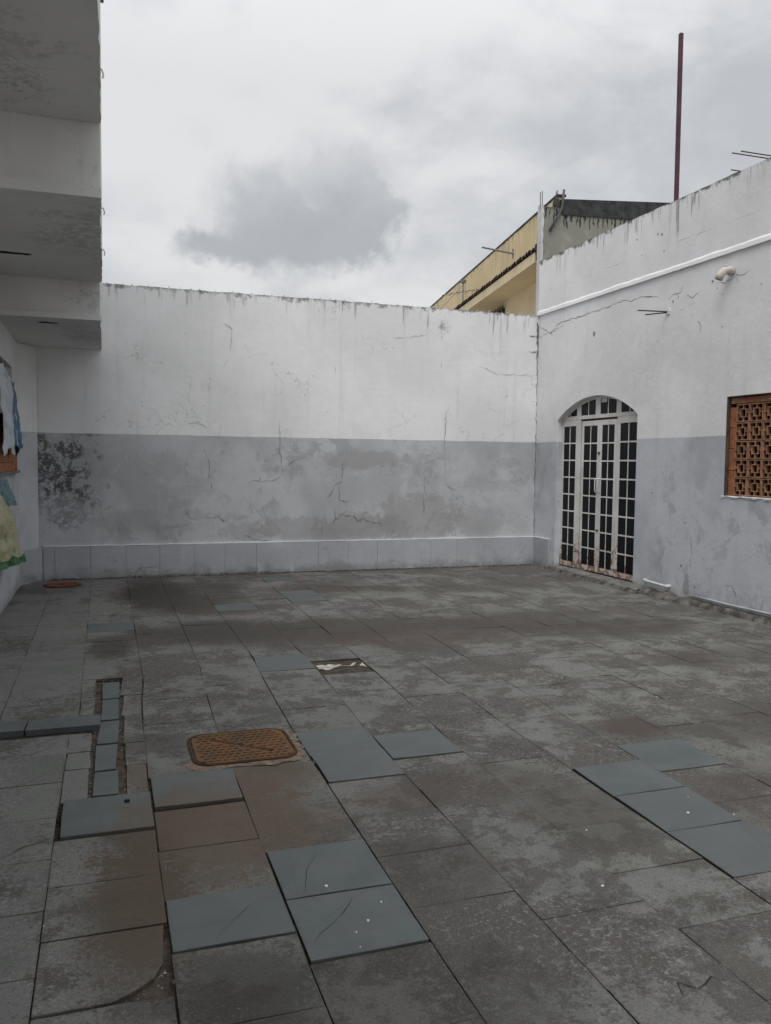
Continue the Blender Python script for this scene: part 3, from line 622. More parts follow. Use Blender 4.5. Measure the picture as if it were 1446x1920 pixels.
BC = [[(1.285, 1.745), (1.297, 1.682), (1.327, 1.557), (1.339, 1.317)], [(2.317, 2.058), (2.305, 1.903), (2.332, 1.593), (2.364, 1.464), (2.333, 1.372), (2.254, 1.32), (2.046, 1.281), (1.981, 1.319), (1.865, 1.254)], [(2.364, 1.464), (2.464, 1.556), (2.57, 1.609)], [(0.987, 0.881), (1.036, 0.875), (1.048, 0.825), (1.159, 0.76)], [(1.258, 0.802), (1.408, 0.783), (1.459, 0.808), (1.534, 0.756), (1.585, 0.743)], [(1.802, 0.546), (1.97, 0.478), (2.205, 0.458)], [(0.61, 0.705), (0.67, 0.604)], [(0.125, 0.711), (0.159, 0.637)], [(0.767, 0.728), (0.796, 0.647)], [(1.371, 1.279), (1.359, 1.177)], [(1.04, 2.078), (1.187, 2.107), (1.323, 2.022)], [(2.033, 1.255), (2.033, 1.139)],
      [(3.257, 1.603), (3.211, 1.536), (3.239, 1.444), (3.232, 1.297), (3.149, 1.27), (3.082, 1.164), (3.0, 1.044)], [(3.177, 1.244), (3.193, 1.017), (3.359, 1.003)], [(3.085, 0.671), (3.126, 0.764), (3.111, 0.857), (3.152, 0.964)], [(3.099, 0.697), (3.222, 0.816), (3.417, 0.801), (3.46, 0.72), (3.558, 0.786), (3.587, 0.718), (3.814, 0.688), (3.829, 0.633)], [(4.855, 1.649), (4.812, 1.51)], [(4.846, 1.33), (4.893, 1.219), (5.014, 1.177)], [(4.495, 1.48), (4.506, 0.734)], [(4.82, 2.283), (4.824, 1.731)], [(3.558, 0.786), (3.474, 0.692)], [(2.92, 0.753), (2.936, 0.513)],
      [(4.763, 3.688), (4.741, 3.527), (4.758, 3.391)], [(3.987, 3.384), (4.324, 3.435), (4.519, 3.478)], [(5.356, 3.054), (5.643, 2.95), (6.012, 2.943), (6.334, 2.947)], [(4.747, 3.117), (4.75, 2.98)], [(4.909, 2.48), (4.836, 2.339), (4.832, 1.968)], [(2.3, 2.134), (2.322, 1.918)], [(1.525, 3.461), (1.651, 3.385), (1.63, 3.09)], [(3.102, 2.948), (3.126, 2.839)], [(1.067, 2.082), (1.232, 2.065), (1.315, 2.004)]]
for i, pl in enumerate(BC):
    ribbon(MB(), [(x, YB - .004, z) for x, z in pl], .0055 if pl[0][1] > 1.9 or i in (18, 19, 21) else .0085, (0, -1, 0), .0015).build('crack', 'crack_dark', bw)
ribbon(MB(), [(.235, YB - .031, .02), (.45, YB - .031, .13), (.55, YB - .031, .15), (.67, YB - .031, .147)], .009, (0, -1, 0)).build('crack', 'crack_dark', bw)
ribbon(MB(), [(XR - .010, YB - .005, .45), (XR - .014, YB - .005, 1.5), (XR - .010, YB - .005, 2.6), (XR - .012, YB - .005, 3.3)], .010, (0, -1, 0)).build('crack', 'crack_dark', bw)
ribbon(MB(), [(XR - .014, YB - .005, 3.2), (XR - .012, YB - .005, 3.5), (XR - .02, YB - .005, 3.78)], .035, (0, -1, 0), .002).build('crack', 'crack_dark', bw)
for z in (3.31, 3.56): ribbon(MB(), [(XR - .16, YB - .005, z), (XR - .08, YB - .005, z - .01), (XR - .01, YB - .005, z + .01)], .022, (0, -1, 0), .002).build('crack', 'crack_dark', bw)
# dirt gathered along the foot of the back wall
def debris(name, label, n, fx, mat, size):
    mb = MB()
    for _ in range(n):
        x, y, z = fx(); r = R(*size); q = [Vector((R(-1, 1), R(-1, 1), R(0, .6))) * r + Vector((x, y, z)) for _ in range(4)]
        mb.add(q, [(0, 1, 2), (0, 2, 3), (0, 3, 1), (1, 3, 2)])
    o = mb.build(name, mat); o['kind'] = 'stuff'; o['label'] = label; o['category'] = 'debris'
debris('dirt_litter', 'dark dirt and leaf crumbs gathered along the foot of the back wall', 2600, lambda: (lambda x: (x, YB - .03 - abs(random.gauss(0, .025)), R(0, .012) + (.018 if .2 < x < 2.2 and random.random() < .5 else 0)))(R(-.7, 6.3)), 'dirt', (.004, .017))

debris('leaf_litter', 'sparse grit and dry leaf bits scattered over the paving', 150, lambda: (R(-.9, 6.1), 2.0 + 9.3 * random.random() ** 1.3, .003), 'leaf_dry', (.002, .007))

# ------------------------------------------------------------------ white house on the right
wh = thing('white_house', 'white and blue grey painted house wall with arched door along the right side', 'house')
YD0, YD1, ZJ, ZT, ZD = 8.98, 10.945, 2.23, 2.53, .07
YW0, YW1, ZW0, ZW1 = 5.95, 7.39, 1.262, 2.335
TW, YE, ZP = .17, 11.60, 4.69
arch = []
yc = (YD0 + YD1) / 2; hw = (YD1 - YD0) / 2; rise = ZT - ZJ; rad = (hw * hw + rise * rise) / (2 * rise)
def zarch(y): return ZT - rad + math.sqrt(max(0, rad * rad - (y - yc) ** 2))
arch = [(YD0 + (YD1 - YD0) * i / 24) for i in range(25)]
mb = MB()
def wallbox(y0, y1, z0, z1): mb.box((XR, y0, z0), (XR + TW, y1, z1))
wallbox(-2, YW0, -.05, 4.2); wallbox(YW0, YW1, -.05, ZW0); wallbox(YW0, YW1, ZW1, 4.2); wallbox(YW1, YD0, -.05, 4.2); wallbox(YD1, YE, -.05, 4.2); wallbox(YD0, YD1, -.05, .03)
for a, b in zip(arch[:-1], arch[1:]):
    za, zb = zarch(a), zarch(b)
    mb.add([(XR, a, za), (XR, b, zb), (XR, b, 4.2), (XR, a, 4.2), (XR + TW, a, za), (XR + TW, b, zb), (XR + TW, b, 4.2), (XR + TW, a, 4.2)],
           [(0, 3, 2, 1), (4, 5, 6, 7), (0, 1, 5, 4), (3, 7, 6, 2)])
mb.build('wall', 'plaster_right', wh)
mb = MB(); rough_slab(mb, (XR, YE, 4.2), (0, -13.6, 0), (0, 0, .495), (TW, 0, 0), 110, 3, .005); mb.build('parapet', 'plaster_right', wh)
# moulding: a chamfered lip standing proud of the wall
mb = MB(); n_ = 120; yy = [YE - .002 - 13.5 * i / n_ for i in range(n_ + 1)]
for y in yy:
    j = R(-.004, .004); k = R(-.002, .002)
    mb.v += [(XR - .001, y, 3.938 + j * 1.6), (XR - .020 + k, y, 3.910 + j * 1.5), (XR - .027 + k, y, 3.864 + k), (XR - .001, y, 3.858 + k)]
for i in range(n_):
    a = 4 * i; mb.f += [(a, a + 1, a + 5, a + 4), (a + 1, a + 2, a + 6, a + 5), (a + 2, a + 3, a + 7, a + 6)]
mb.f += [(0, 3, 2, 1), (4 * n_, 4 * n_ + 1, 4 * n_ + 2, 4 * n_ + 3)]
mb.build('moulding', 'plaster_right', wh)
MB().box((XR + TW + .004, -2, 3.75), (13, 11.6, 3.9)).build('roof_slab', 'concrete_grey', wh)
MB().box((XR + TW + .004, 11.4, -.05), (13, 11.58, 3.746)).build('rear_wall', 'plaster_right', wh)
MB().box((XR + 1.4, 4, -.05), (XR + 1.45, 11.3, 3.74)).build('inner_partition', 'void_dark', wh)
MB().box((XR - .026, 11.085, -.02), (XR - .002, YB - .03, .432)).build('skirting_panel', 'plaster_skirting', wh, bevel=.003)
mb = MB(); rough_slab(mb, (XR - .028, 11.08, .4365), (0, YB - .032 - 11.08, 0), (0, 0, .010), (.026, 0, 0), 6, 1, .002); mb.build('skirting_cap', 'plaster_trim', wh)
for i, pl in enumerate([[(11.543, 3.709), (11.198, 3.548), (10.988, 3.662), (10.579, 3.67), (10.07, 3.674), (9.659, 3.687), (9.328, 3.709), (9.168, 3.671), (8.963, 3.684), (8.643, 3.632)], [(11.574, 3.544), (11.235, 3.553), (10.846, 3.605)], [(8.448, 3.562), (8.385, 3.579), (8.297, 3.603), (8.2, 3.602), (8.169, 3.68)], [(8.297, 3.603), (8.25, 3.56), (8.266, 3.529)], [(8.071, 3.433), (7.954, 3.443)], [(8.224, 3.384), (8.129, 3.404)], [(7.616, 3.583), (7.54, 3.592), (7.485, 3.563), (7.389, 3.58), (7.303, 3.604), (7.203, 3.609), (7.085, 3.63)], [(7.303, 3.604), (7.294, 3.526)], [(8.127, 3.527), (8.085, 3.542), (7.999, 3.509), (7.893, 3.539)], [(7.909, 3.224), (7.874, 3.186), (7.837, 3.093)], [(7.909, 0.795), (7.874, 0.679), (7.889, 0.399)], [(8.655, 0.344), (8.607, 0.414)], [(7.362, 0.296), (7.204, 0.3), (7.091, 0.096)], [(6.756, 0.225), (6.784, 0.078)]]):
    ribbon(MB(), [(XR, y, z) for y, z in pl], .011 if i == 0 else .0075, (-1, 0, 0), .0015).build('crack', 'crack_dark', wh)
# chips and plug holes in the plaster
for y, z, r in ((10.025, 3.374, .045), (8.6, 4.36, .02), (8.68, 4.38, .015), (8.55, 4.15, .015), (8.35, 3.52, .02), (7.68, 3.62, .018), (8.64, 1.25, .014), (8.05, .42, .02), (7.8, .2, .02), (6.95, 3.45, .012), (7.5, 3.1, .01), (8.0, .92, .012), (11.2, 3.55, .03), (9.1, 4.42, .015)):
    pts = [(XR - .002, y + math.cos(a * 1.047) * r * R(.5, 1.1), z + math.sin(a * 1.047) * r * R(.5, 1.1)) for a in range(6)]
    MB().prism(pts, (.004, 0, 0)).build('plaster_chip', 'rough_mortar', wh)

# arched glazed metal door (frame and side lights in one; leaves, panes and handles below it)
DX = XR + .085; DT = .035
mb = MB()
def bar(y0, y1, z0, z1, x0=DX, t=DT): mb.box((x0, y0, z0), (x0 + t, y1, z1))
ZR_ = 2.255
fl = (YD1 - .003, 10.436); fr = (9.535, YD0 + .003)
bar(10.894, YD1, ZD + .012, ZJ - .02); bar(10.436, 10.563, ZD + .012, ZR_ - .03)         # left posts
bar(9.468, 9.535, ZD + .012, ZR_ - .03); bar(YD0, 9.127 - .03, ZD + .012, ZJ - .02)       # right posts
bar(YD0, YD1, ZR_ - .03, ZR_ + .022, DX - .003, DT + .006)                               # transom rail
zb, zt = .155, 2.135; nr = 8; ph = (zt - zb) / nr
sides = ((10.563, 10.894), (9.097, 9.468))
for ya, yb in sides:
    bar(ya, yb, ZD + .012, zb - .004); bar(ya, yb, zt, ZR_ - .03)
    ym = (ya + yb) / 2; bar(ym - .008, ym + .008, zb, zt, DX + .001, .007)
    for r in range(1, nr): bar(ya, yb, zb + r * ph - .010, zb + r * ph + .010, DX + .0005, .008)
# transom: arched rim and uprights
rim = MB()
for a, b in zip(arch[:-1], arch[1:]):
    za, zb2 = zarch(a) - .002, zarch(b) - .002
    mb.add([(DX, a, za - .035), (DX, b, zb2 - .035), (DX, b, zb2), (DX, a, za), (DX + DT, a, za - .035), (DX + DT, b, zb2 - .035), (DX + DT, b, zb2), (DX + DT, a, za)],
           [(0, 3, 2, 1), (4, 5, 6, 7), (0, 1, 5, 4), (3, 7, 6, 2)])
def up_(y0, y1, t=DT, x0=DX + .001): mb.box((x0, y0, ZR_ + .022), (x0 + t, y1, zarch((y0 + y1) / 2) - .02))
for y0, y1 in ((10.44, 10.55), (9.95, 10.07), (9.46, 9.57)): up_(y0, y1)
for y in (10.73, 10.25, 9.765, 9.27): up_(y - .008, y + .008, .007, DX + .0015)
door = mb.build('door', 'door_paint', wh, bevel=.002)
door['label'] = 'white arched metal door with many dark panes and rust at its foot'
PX = DX + .0065
def pane(y0, y1, z0, z1): return MB().box((PX, y0, z0), (PX + .004, y1, z1)).build('pane', 'glass_dark', door)
for ya, yb in sides:
    ym = (ya + yb) / 2
    for r in range(nr):
        for y0, y1 in ((ya, ym - .010), (ym + .010, yb)): pane(y0, y1, zb + r * ph + .010, zb + (r + 1) * ph - .010)
ys = [10.93, 10.73, 10.495, 10.25, 10.01, 9.765, 9.515, 9.27, 9.0]
for b, a in zip(ys[:-1], ys[1:]):
    ya, yb = a + .012, b - .012
    za, zb2 = zarch(ya) - .02, zarch(yb) - .02
    lo = ZR_ + .02
    if max(za, zb2) < lo + .02: continue
    MB().prism([(PX, ya, lo), (PX, yb, lo), (PX, yb, max(zb2, lo + .001)), (PX, ya, max(za, lo + .001))], (.004, 0, 0)).build('pane', 'glass_dark', door)
MB().box((PX - .004, 9.80, 2.435), (PX - .001, 9.93, 2.485)).build('paper_label', 'label_white', door)
for (ya, yb) in ((9.954, 10.405), (9.545, 9.948)):
    lf = MB(); t = .030; x0 = DX + .002
    def lb(y0, y1, z0, z1, x=x0, tt=t): lf.box((x, y0, z0), (x + tt, y1, z1))
    st = .058; z0, z1 = ZD + .016, 2.195; a, b = ya + st, yb - st + .004; zb_, zt_ = .155, 2.125
    lb(ya, a, z0, z1); lb(b, yb, z0, z1); lb(a, b, z0, zb_); lb(a, b, zt_, z1)
    ym = (a + b) / 2; lb(ym - .008, ym + .008, zb_, zt_, x0 + .0005, .006)
    p2 = (zt_ - zb_) / 8
    for r in range(1, 8): lb(a, b, zb_ + r * p2 - .010, zb_ + r * p2 + .010, x0, .0068)
    lf.build('door_leaf', 'door_paint', door, bevel=.002)
    for r in range(8):
        for y0, y1 in ((a, ym - .009), (ym + .009, b)): pane(y0, y1, zb_ + r * p2 + .008, zb_ + (r + 1) * p2 - .008)
for y in (9.985, 9.915):
    MB().tube([(DX + .004, y, 1.20), (DX - .03, y, 1.205), (DX - .035, y, 1.23), (DX - .035, y, 1.36), (DX - .03, y, 1.385), (DX + .004, y, 1.39)], .008, 8).build('door_handle', 'door_paint', door, smooth=True)
for z in (1.73, .66): MB().box((DX - .012, 9.93, z), (DX + .001, 9.975, z + .025)).build('latch', 'rebar', door)
MB().box((DX + .004, 9.54, 2.197), (DX + .03, 10.43, 2.222)).build('rusty_gap', 'rust_dark', door)
# worn threshold and the crumbling footing along the wall
mb = MB(); n_ = 40
for i in range(n_ + 1):
    y = 11.05 - i * (11.05 - 8.66) / n_; k = i / n_
    xo = XR - .05 - .11 * k + R(-.008, .008)
    mb.v += [(DX - .001 if YD0 < y < YD1 else XR - .001, y, .068), (xo, y, .058 + R(-.004, .004) - .008 * k), (xo - .01 + R(-.006, .006), y, .035), (xo + .015, y, .03)]
for i in range(n_):
    a = 4 * i
    for q in range(3): mb.f.append((a + q, a + q + 1, a + q + 5, a + q + 4))
mb.build('threshold', 'threshold_stone', wh)
mb = MB(); n_ = 150
for i in range(n_ + 1):
    y = 11.1 - i * (11.1 - 5.2) / n_; k = min(1, i / n_ * 2.4)
    wd = (.07 + .13 * k if y > 8.6 else .13 if y > 7.8 else .07) + R(-.006, .006) + .018 * math.sin(y * 9) * math.sin(y * 23)
    hh = (.036 if y > 8.66 else .062 + .016 * math.sin(y * 17) if y > 7.8 else .058)
    mb.v += [(XR - .001, y, hh + R(0, .01)), (XR - wd * .6, y, hh + R(-.004, .003)), (XR - wd, y, .026 + R(-.005, .005)), (XR - wd - .022 + R(-.006, .006), y, -.012)]
for i in range(n_):
    a = 4 * i
    for q in range(3): mb.f.append((a + q, a + q + 1, a + q + 5, a + q + 4))
mb.build('crumbling_footing', 'footing', wh)
MB().tube([(XR - .025, 7.80 - i * .3 + 0, .098 + .003 * math.sin(i * 2.2)) for i in range(10)], .013, 8).build('skirting_pipe', 'plaster_skirting', wh, smooth=True)
MB().tube([(XR + .01, 8.70, .160), (XR - .035, 8.695, .160), (XR - .05, 8.67, .158), (XR - .05, 8.28, .146), (XR - .045, 8.25, .146), (XR + .01, 8.24, .146)], [.020, .020, .017, .017, .021, .021], 10).build('drain_pipe', 'pvc_white', wh, smooth=True)
# pipe elbow high on the wall
el = [(XR + .01, 7.37, 3.665), (XR - .06, 7.37, 3.672)] + [(XR - .06 - .08 * math.sin(a), 7.375 + .02 * a, 3.672 - .08 * (1 - math.cos(a))) for a in (.3, .6, .9, 1.2)] + [(XR - .150, 7.41, 3.575)]
eo = MB().tube(el, .043, 16, caps=False).build('pipe_elbow', 'pvc', wh, smooth=True); sm = eo.modifiers.new('s', 'SOLIDIFY'); sm.thickness = -.006
for i in range(3): MB().tube([(XR - .010 - i * .018, 7.37, 3.666 + .002 * i), (XR - .021 - i * .018, 7.37, 3.667 + .002 * i)], .048, 16).build('pipe_ring', 'pvc', eo, smooth=True)
MB().tube([(XR - .085, 7.373, 3.70), (XR - .088, 7.373, 3.73)], .018, 10).build('pipe_cap', 'pvc', eo, smooth=True)
MB().prism([(XR - .012, 8.43 + math.cos(a) * .04 * R(.7, 1.1), 3.415 + math.sin(a) * .04 * R(.7, 1.1)) for a in (0, 1, 2, 3, 4, 5)], (.02, 0, 0)).build('mortar_plug', 'plaster_trim', wh)
MB().tube([(XR + .02, 8.44, 3.415), (XR - .38, 8.50, 3.415)], .008, 6).build('rebar', 'rebar', wh)
MB().tube([(XR + .02, 8.45, 3.41), (XR - .26, 8.52, 3.375)], .008, 6).build('rebar', 'rebar', wh)
for y, l, z in ((6.98, .40, 4.705), (6.90, .36, 4.70), (7.36, .08, 4.70)): MB().tube([(XR + .1, y - .03, z), (XR - l, y, z + .012)], .006, 6).build('rebar', 'rebar', wh)

# window of pierced clay blocks
mb = MB(); d = .20
mb.box((XR + .004, YW0, ZW0 - .012), (XR + TW - .004, YW1, ZW0 - .002)); mb.box((XR + TW - .03, YW0, ZW0), (XR + TW - .01, YW1, ZW1))
win = mb.build('window', 'void_dark', wh); win['label'] = 'window opening filled with pierced orange clay blocks'
bs = .196; by1 = YW1 - .105; bz0 = ZW0 + .008
bmesh_ = MB(); T = .014; hd = .045; xf = XR + .035
hb = bs / 2 - .004
def ring(h, t, x0, x1, mbq):
    for (a, b, c_, d_) in ((-h, h, h - t, h), (-h, h, -h, -h + t), (-h, -h + t, -h + t, h - t), (h - t, h, -h + t, h - t)): mbq.box((x0, a, c_), (x1, b, d_))
T = .010; ring(hb, T, 0, hd, bmesh_); ring(.046, .009, .001, hd - .002, bmesh_)
for (a, b, c_, d_) in ((-.0045, .0045, .046, hb - T), (-.0045, .0045, -hb + T, -.046), (.046, hb - T, -.0045, .0045), (-hb + T, -.046, -.0045, .0045)): bmesh_.box((.002, a, c_), (hd - .004, b, d_))
first = None
for r in range(5):
    for k in range(7):
        y = by1 - bs / 2 - k * bs - R(0, .004); z = bz0 + bs / 2 + r * bs
        if y - hb < YW0: continue
        if first is None:
            ob = first = bmesh_.build('ventilation_block', 'clay_dusty', win)
        else:
            ob = first.copy(); COL.objects.link(ob); ob.parent = win
        ob.location = (xf + R(-.006, .006), y, z); ob.rotation_euler = (R(-.015, .015), R(-.01, .01), R(-.012, .012))
z = bz0
for hgt in (.27, .24, .22, .22): # narrow bricks filling the far side
    MB().box((xf - .004, by1 + .004, z), (xf + .09, YW1 - .028, min(z + hgt - .006, ZW1 - .075))).build('brick', 'clay', win, bevel=.003); z += hgt
y = YW1 - .03
for i in range(6):
    l = R(.2, .26); MB().box((xf - .002, max(y - l + .006, YW0), bz0 + 5 * bs + .004), (xf + .09, y, ZW1 - .016)).build('brick', 'clay' if i % 2 else 'clay_dusty', win, bevel=.003); y -= l
MB().box((XR + .003, YW1 - .020, ZW0 + .002), (XR + .12, YW1 - .002, ZW1 - .012)).build('jamb_lining', 'jamb_brown', win)
MB().box((XR + .003, YW0 + .002, ZW1 - .010), (XR + .12, YW1 - .002, ZW1 - .002)).build('head_lining', 'jamb_brown', win)
mb = MB(); n_ = 30
for i in range(n_ + 1):
    y = YW1 + .03 - (YW1 - YW0 + .03) * i / n_; mb.v += [(XR - .004 + R(-.006, .003), y, ZW0 - .018 + R(-.012, .008)), (XR - .010 + R(-.004, .004), y, ZW0 + R(-.006, .006)), (XR + .034, y, ZW0 + .004)]
for i in range(n_):
    a = 3 * i; mb.f += [(a, a + 1, a + 4, a + 3), (a + 1, a + 2, a + 5, a + 4)]
mb.build('broken_sill', 'plaster_trim', win)

# ------------------------------------------------------------------ house with stepped overhang on the left
lh = thing('overhanging_house', 'shaded white house on the left whose upper floor overhangs in steps', 'house')
WY0, WY1, WZ0, WZ1 = 8.3, 10.60, 1.41, 2.64
mb = MB()
for a, b in (((-2, WY0), (-.05, 3.9)), ((WY1, 11.56), (-.05, 3.0)), ((WY0, WY1), (-.05, WZ0)), ((WY0, WY1), (WZ1, 3.38))): mb.box((XL - .22, a[0], b[0]), (XL, a[1], b[1]))
mb.build('wall', 'plaster_left', lh)
MB().prism([(XL - .002, 11.20, -.02), (-.835, 11.565, -.02), (XL - .002, 11.566, -.02)], (0, 0, 3.02)).build('corner_pier', 'plaster_left', lh)
MB().prism([(XL - .001, 11.165, -.02), (-.795, 11.545, -.02), (-.795, 11.566, -.02), (XL - .001, 11.567, -.02)], (0, 0, .445)).build('pier_base', 'plaster_skirting', lh)
XE = -.030
def block(name, x1, y0, y1, z0, z1, nu=40, mat='plaster_soffit', jit=.007):
    mb = MB(); rough_slab(mb, (XL - .25, y0, z0), (x1 - XL + .25, 0, 0), (0, y1 - y0, 0), (0, 0, z1 - z0), 6, nu, jit); return mb.build(name, mat, lh)
block('soffit', XE - .012, 9.085, 11.575, 3.005, 7.4)
block('soffit', XE + .006, 6.165, 9.080, 3.388, 7.4)
block('soffit', XE + .014, -2.0, 6.160, 3.882, 7.4, 80)
block('drip_edge', XE - .004, 9.040, 9.086, 2.994, 3.05, 1, jit=.002)
block('drip_edge', XE + .014, 6.120, 6.166, 3.372, 3.45, 1, jit=.002)
MB().box((XL - .6, -2, 7.404), (XE + .05, 11.6, 7.5)).build('roof_slab', 'concrete_grey', lh)
for x, y, z, l in ((-.79, 8.08, 3.388, .16), (-.58, 9.45, 3.005, .10)):
    pts = [(x + l * (math.cos(a) * R(.8, 1.2)), y + .04 * math.sin(a) * R(.5, 1.4), z - .006) for a in [i * .6283 for i in range(10)]]
    MB().prism(pts, (0, 0, .003)).build('plaster_hole', 'void_dark', lh)
for y, z in ((5.5, 3.96), (7.0, 3.55), (7.9, 3.44)):
    MB().tube([(XE - .02, y, z), (XE + .025, y, z), (XE + .034, y, z - .03), (XE + .03, y, z - .05)], .006, 6).build('wall_hook', 'pvc_white', lh)
mb = MB()
mb.box((XL - .21, WY0, WZ0 + .001), (XL + .055, WY1 + .22, WZ0 + .03))
lw = mb.build('window', 'threshold_stone', lh, bevel=.004); lw['label'] = 'unglazed window opening with stacked clay bricks on a stone sill'
MB().box((XL - .215, WY0 + .002, WZ0 + .04), (XL - .19, WY1 - .002, WZ1 - .002)).build('dark_backing', 'void_dark', lw)
for r in range(6):
    y = WY1 + .10 - (0 if r % 2 else .03)
    k = 0
    while y > WY0 + .1:
        l = .095; MB().box((XL - .10, y - l, WZ0 + .032 + r * .10), (XL + .035 + R(-.004, .004), y - .004, WZ0 + .128 + r * .10)).build('brick', 'clay', lw, bevel=.003) if (y < WY1 - .01 or r < 4) else None
        y -= l; k += 1
# plastic sheets and sack hung out of that window
def sheet(name, fn, nu, nv, mat, label, cat, th=.004, mat2=None, pick=None):
    mb = MB()
    for j in range(nv + 1):
        for i in range(nu + 1): mb.v.append(tuple(fn(i / nu, j / nv)))
    for j in range(nv):
        for i in range(nu): a = j * (nu + 1) + i; mb.f.append((a, a + 1, a + nu + 2, a + nu + 1))
    o = mb.build(name, mat, None, smooth=True)
    if mat2:
        o.data.materials.append(MATS[mat2])
        for p in o.data.polygons:
            i = p.index % nu; j = p.index // nu
            if pick(i / nu, j / nv): p.material_index = 1
    m = o.modifiers.new('thick', 'SOLIDIFY'); m.thickness = th
    tag(o, label, cat); return o
def fold(u, v, a, f):
    t = u * f + 1.6 * math.sin(v * 3) + 2.0 * mn.noise(Vector((u * 3, v * 2, 1.7)))
    return a * (1 - 2 * abs((t / math.pi) % 2 - 1)) * (.4 + .6 * v) + .9 * a * mn.noise(Vector((u * 14, v * 5, .3))) + .5 * a * mn.noise(Vector((u * 31, v * 13, 4.3)))
sheet('plastic_sheet', lambda u, v: (XL + .075 + .06 * v + fold(u, v, .024, 22), 8.55 + 1.52 * u - .10 * v * (u - .5) + .05 * math.sin(v * 4) + .04 * mn.noise(Vector((u * 6, v * 4, 9))), 2.50 - .90 * v * (1 - .13 * abs(math.sin(u * 7.5))) + .03 * mn.noise(Vector((u * 20, 0, 2))) - .20 * (u ** 3) * (1 - v)), 160, 60,
      'sheet_pale', 'pale and blue plastic sheeting hanging out of the left window', 'plastic sheet', mat2='sheet_blue', pick=lambda u, v: u > .68 + .1 * mn.noise(Vector((v * 4, 0, 0))) or (.60 < u < .68 and v > .3))
sheet('plastic_bag', lambda u, v: (XL + .025 + .10 * u * v + fold(u, v, .014, 18), 8.7 + .95 * u + .12 * u * v, 1.36 - .28 * v * (.5 + .5 * u) - .1 * (1 - u) * v), 60, 30,
      'sheet_teal', 'scrap of dark teal plastic bag below the left window sill', 'plastic bag')
def sackf(u, v):                                   # corner-hung sack: u along the wall, v downwards
    A, B, C, D = Vector((XL + .03, 9.42, 1.22)), Vector((-.815, 9.42, .50)), Vector((XL + .03, 8.5, .52)), Vector((XL + .03, 8.5, 1.25))
    p = D.lerp(A, u).lerp(C.lerp(B, u), v)
    return p + Vector((.05 * math.sin(math.pi * u) * math.sin(math.pi * v) + .006 * math.sin(u * 17 + v * 9) + .02 * mn.noise(Vector((u * 5, v * 6, 3))) + .008 * mn.noise(Vector((u * 15, v * 14, 7))), 0, 0))
sheet('fertiliser_sack', sackf, 90, 80, 'sack_yellow', 'yellow green empty sack hanging by its corner under the left window', 'sack', .006, 'sack_green', lambda u, v: v > .84 + .06 * abs(math.sin(u * 6)))

# ------------------------------------------------------------------ yellow neighbour house beyond the wall
yh = thing('yellow_house', 'yellow house with dark stained parapet and tiled eave beyond the back wall', 'house')
D_, N_ = Vector((.171, .985, 0)).normalized(), Vector((-.985, .171, 0)).normalized(); P0 = Vector((7.43, 13.0, 0))
def Q(s_, off, z): q = P0 + D_ * s_ + N_ * off; return Vector((q.x, q.y, z))
mb = MB(); rough_slab(mb, Q(11.2, 0, 4.98), D_ * -11.2, Vector((0, 0, 1.215)), -N_ * .14, 60, 4, .008); mb.build('parapet_wall', 'plaster_yellow', yh)
MB().obox(Q(-.05, .01, 6.198), D_ * 11.3, -N_ * .17, (0, 0, .035)).build('parapet_cap', 'concrete_black', yh)
MB().obox(Q(-.6, -.002, -.1), D_ * 11.7, -N_ * .14, (0, 0, 5.078)).build('lower_wall', 'plaster_cream', yh)
MB().obox(Q(-.45, .495, 4.965), D_ * 11.6, -N_ * .492, (0, 0, .02)).build('eave_soffit', 'plaster_cream', yh)
MB().obox(Q(-.46, .52, 4.955), D_ * 11.6, -N_ * .022, (0, 0, .165)).build('fascia', 'plaster_cream', yh)
s_ = -.42; r = .078; tm = None
def tile_half():
    mb = MB(); n = 6
    for a, rr in ((0, r), (1, r * .9)):
        for th in (0, .012):
            for i in range(n + 1):
                an = math.pi * i / n; q = D_ * (math.cos(an) * (rr - th)) + Vector((0, 0, 1)) * (math.sin(an) * (rr - th)) + (-N_ * .56 + Vector((0, 0, .12))) * a
                mb.v.append(tuple(q))
    m = n + 1
    for i in range(n):
        mb.f += [(i, i + 1, 2 * m + i + 1, 2 * m + i), (m + i + 1, m + i, 3 * m + i, 3 * m + i + 1), (i + 1, i, m + i, m + i + 1)]
    return mb
while s_ < 11:
    if tm is None: ob = tm = tile_half().build('roof_tile', 'clay_roof', yh, smooth=False)
    else: ob = tm.copy(); COL.objects.link(ob); ob.parent = yh
    ob.location = Q(s_, .55 + R(-.012, .012), 5.125 + R(-.006, .006)); s_ += .165
MB().obox(Q(-.45, .50, 5.122), D_ * 11.5, -N_ * .48 + Vector((0, 0, .10)), (0, 0, .012)).build('tile_bed', 'clay_roof', yh)
MB().tube([Q(-.50, .50, 5.20), Q(-.47, .42, 5.235), Q(-.42, .2, 5.27)], [.05, .085, .075], 12).build('ridge_end_tile', 'clay_roof', yh, smooth=True)
YG = 12.3
mb = MB(); rough_slab(mb, (6.775, YG, -.1), (2.9, 0, 0), (0, 0, 5.88), (0, .15, 0), 24, 24, .006); mb.build('side_wall', 'concrete_grey', yh)
mb = MB(); n_ = 26
for i in range(n_ + 1):
    z = 5.80 - i * (5.80 - 3.9) / n_; j = R(-.012, .012) if z > 5.2 else R(-.002, .002)
    mb.v += [(6.748, YG - .03, z), (6.788 + j, YG - .032 + (R(-.01, .01) if z > 5.2 else 0), z), (6.788 + j, YG + .10, z), (6.748, YG + .10, z)]
for i in range(n_):
    a = 4 * i
    for q in range(4): mb.f.append((a + q, a + (q + 1) % 4, a + 4 + (q + 1) % 4, a + 4 + q))
mb.f += [(0, 1, 2, 3)]
mb.build('corner_plaster', 'plaster_strip', yh)
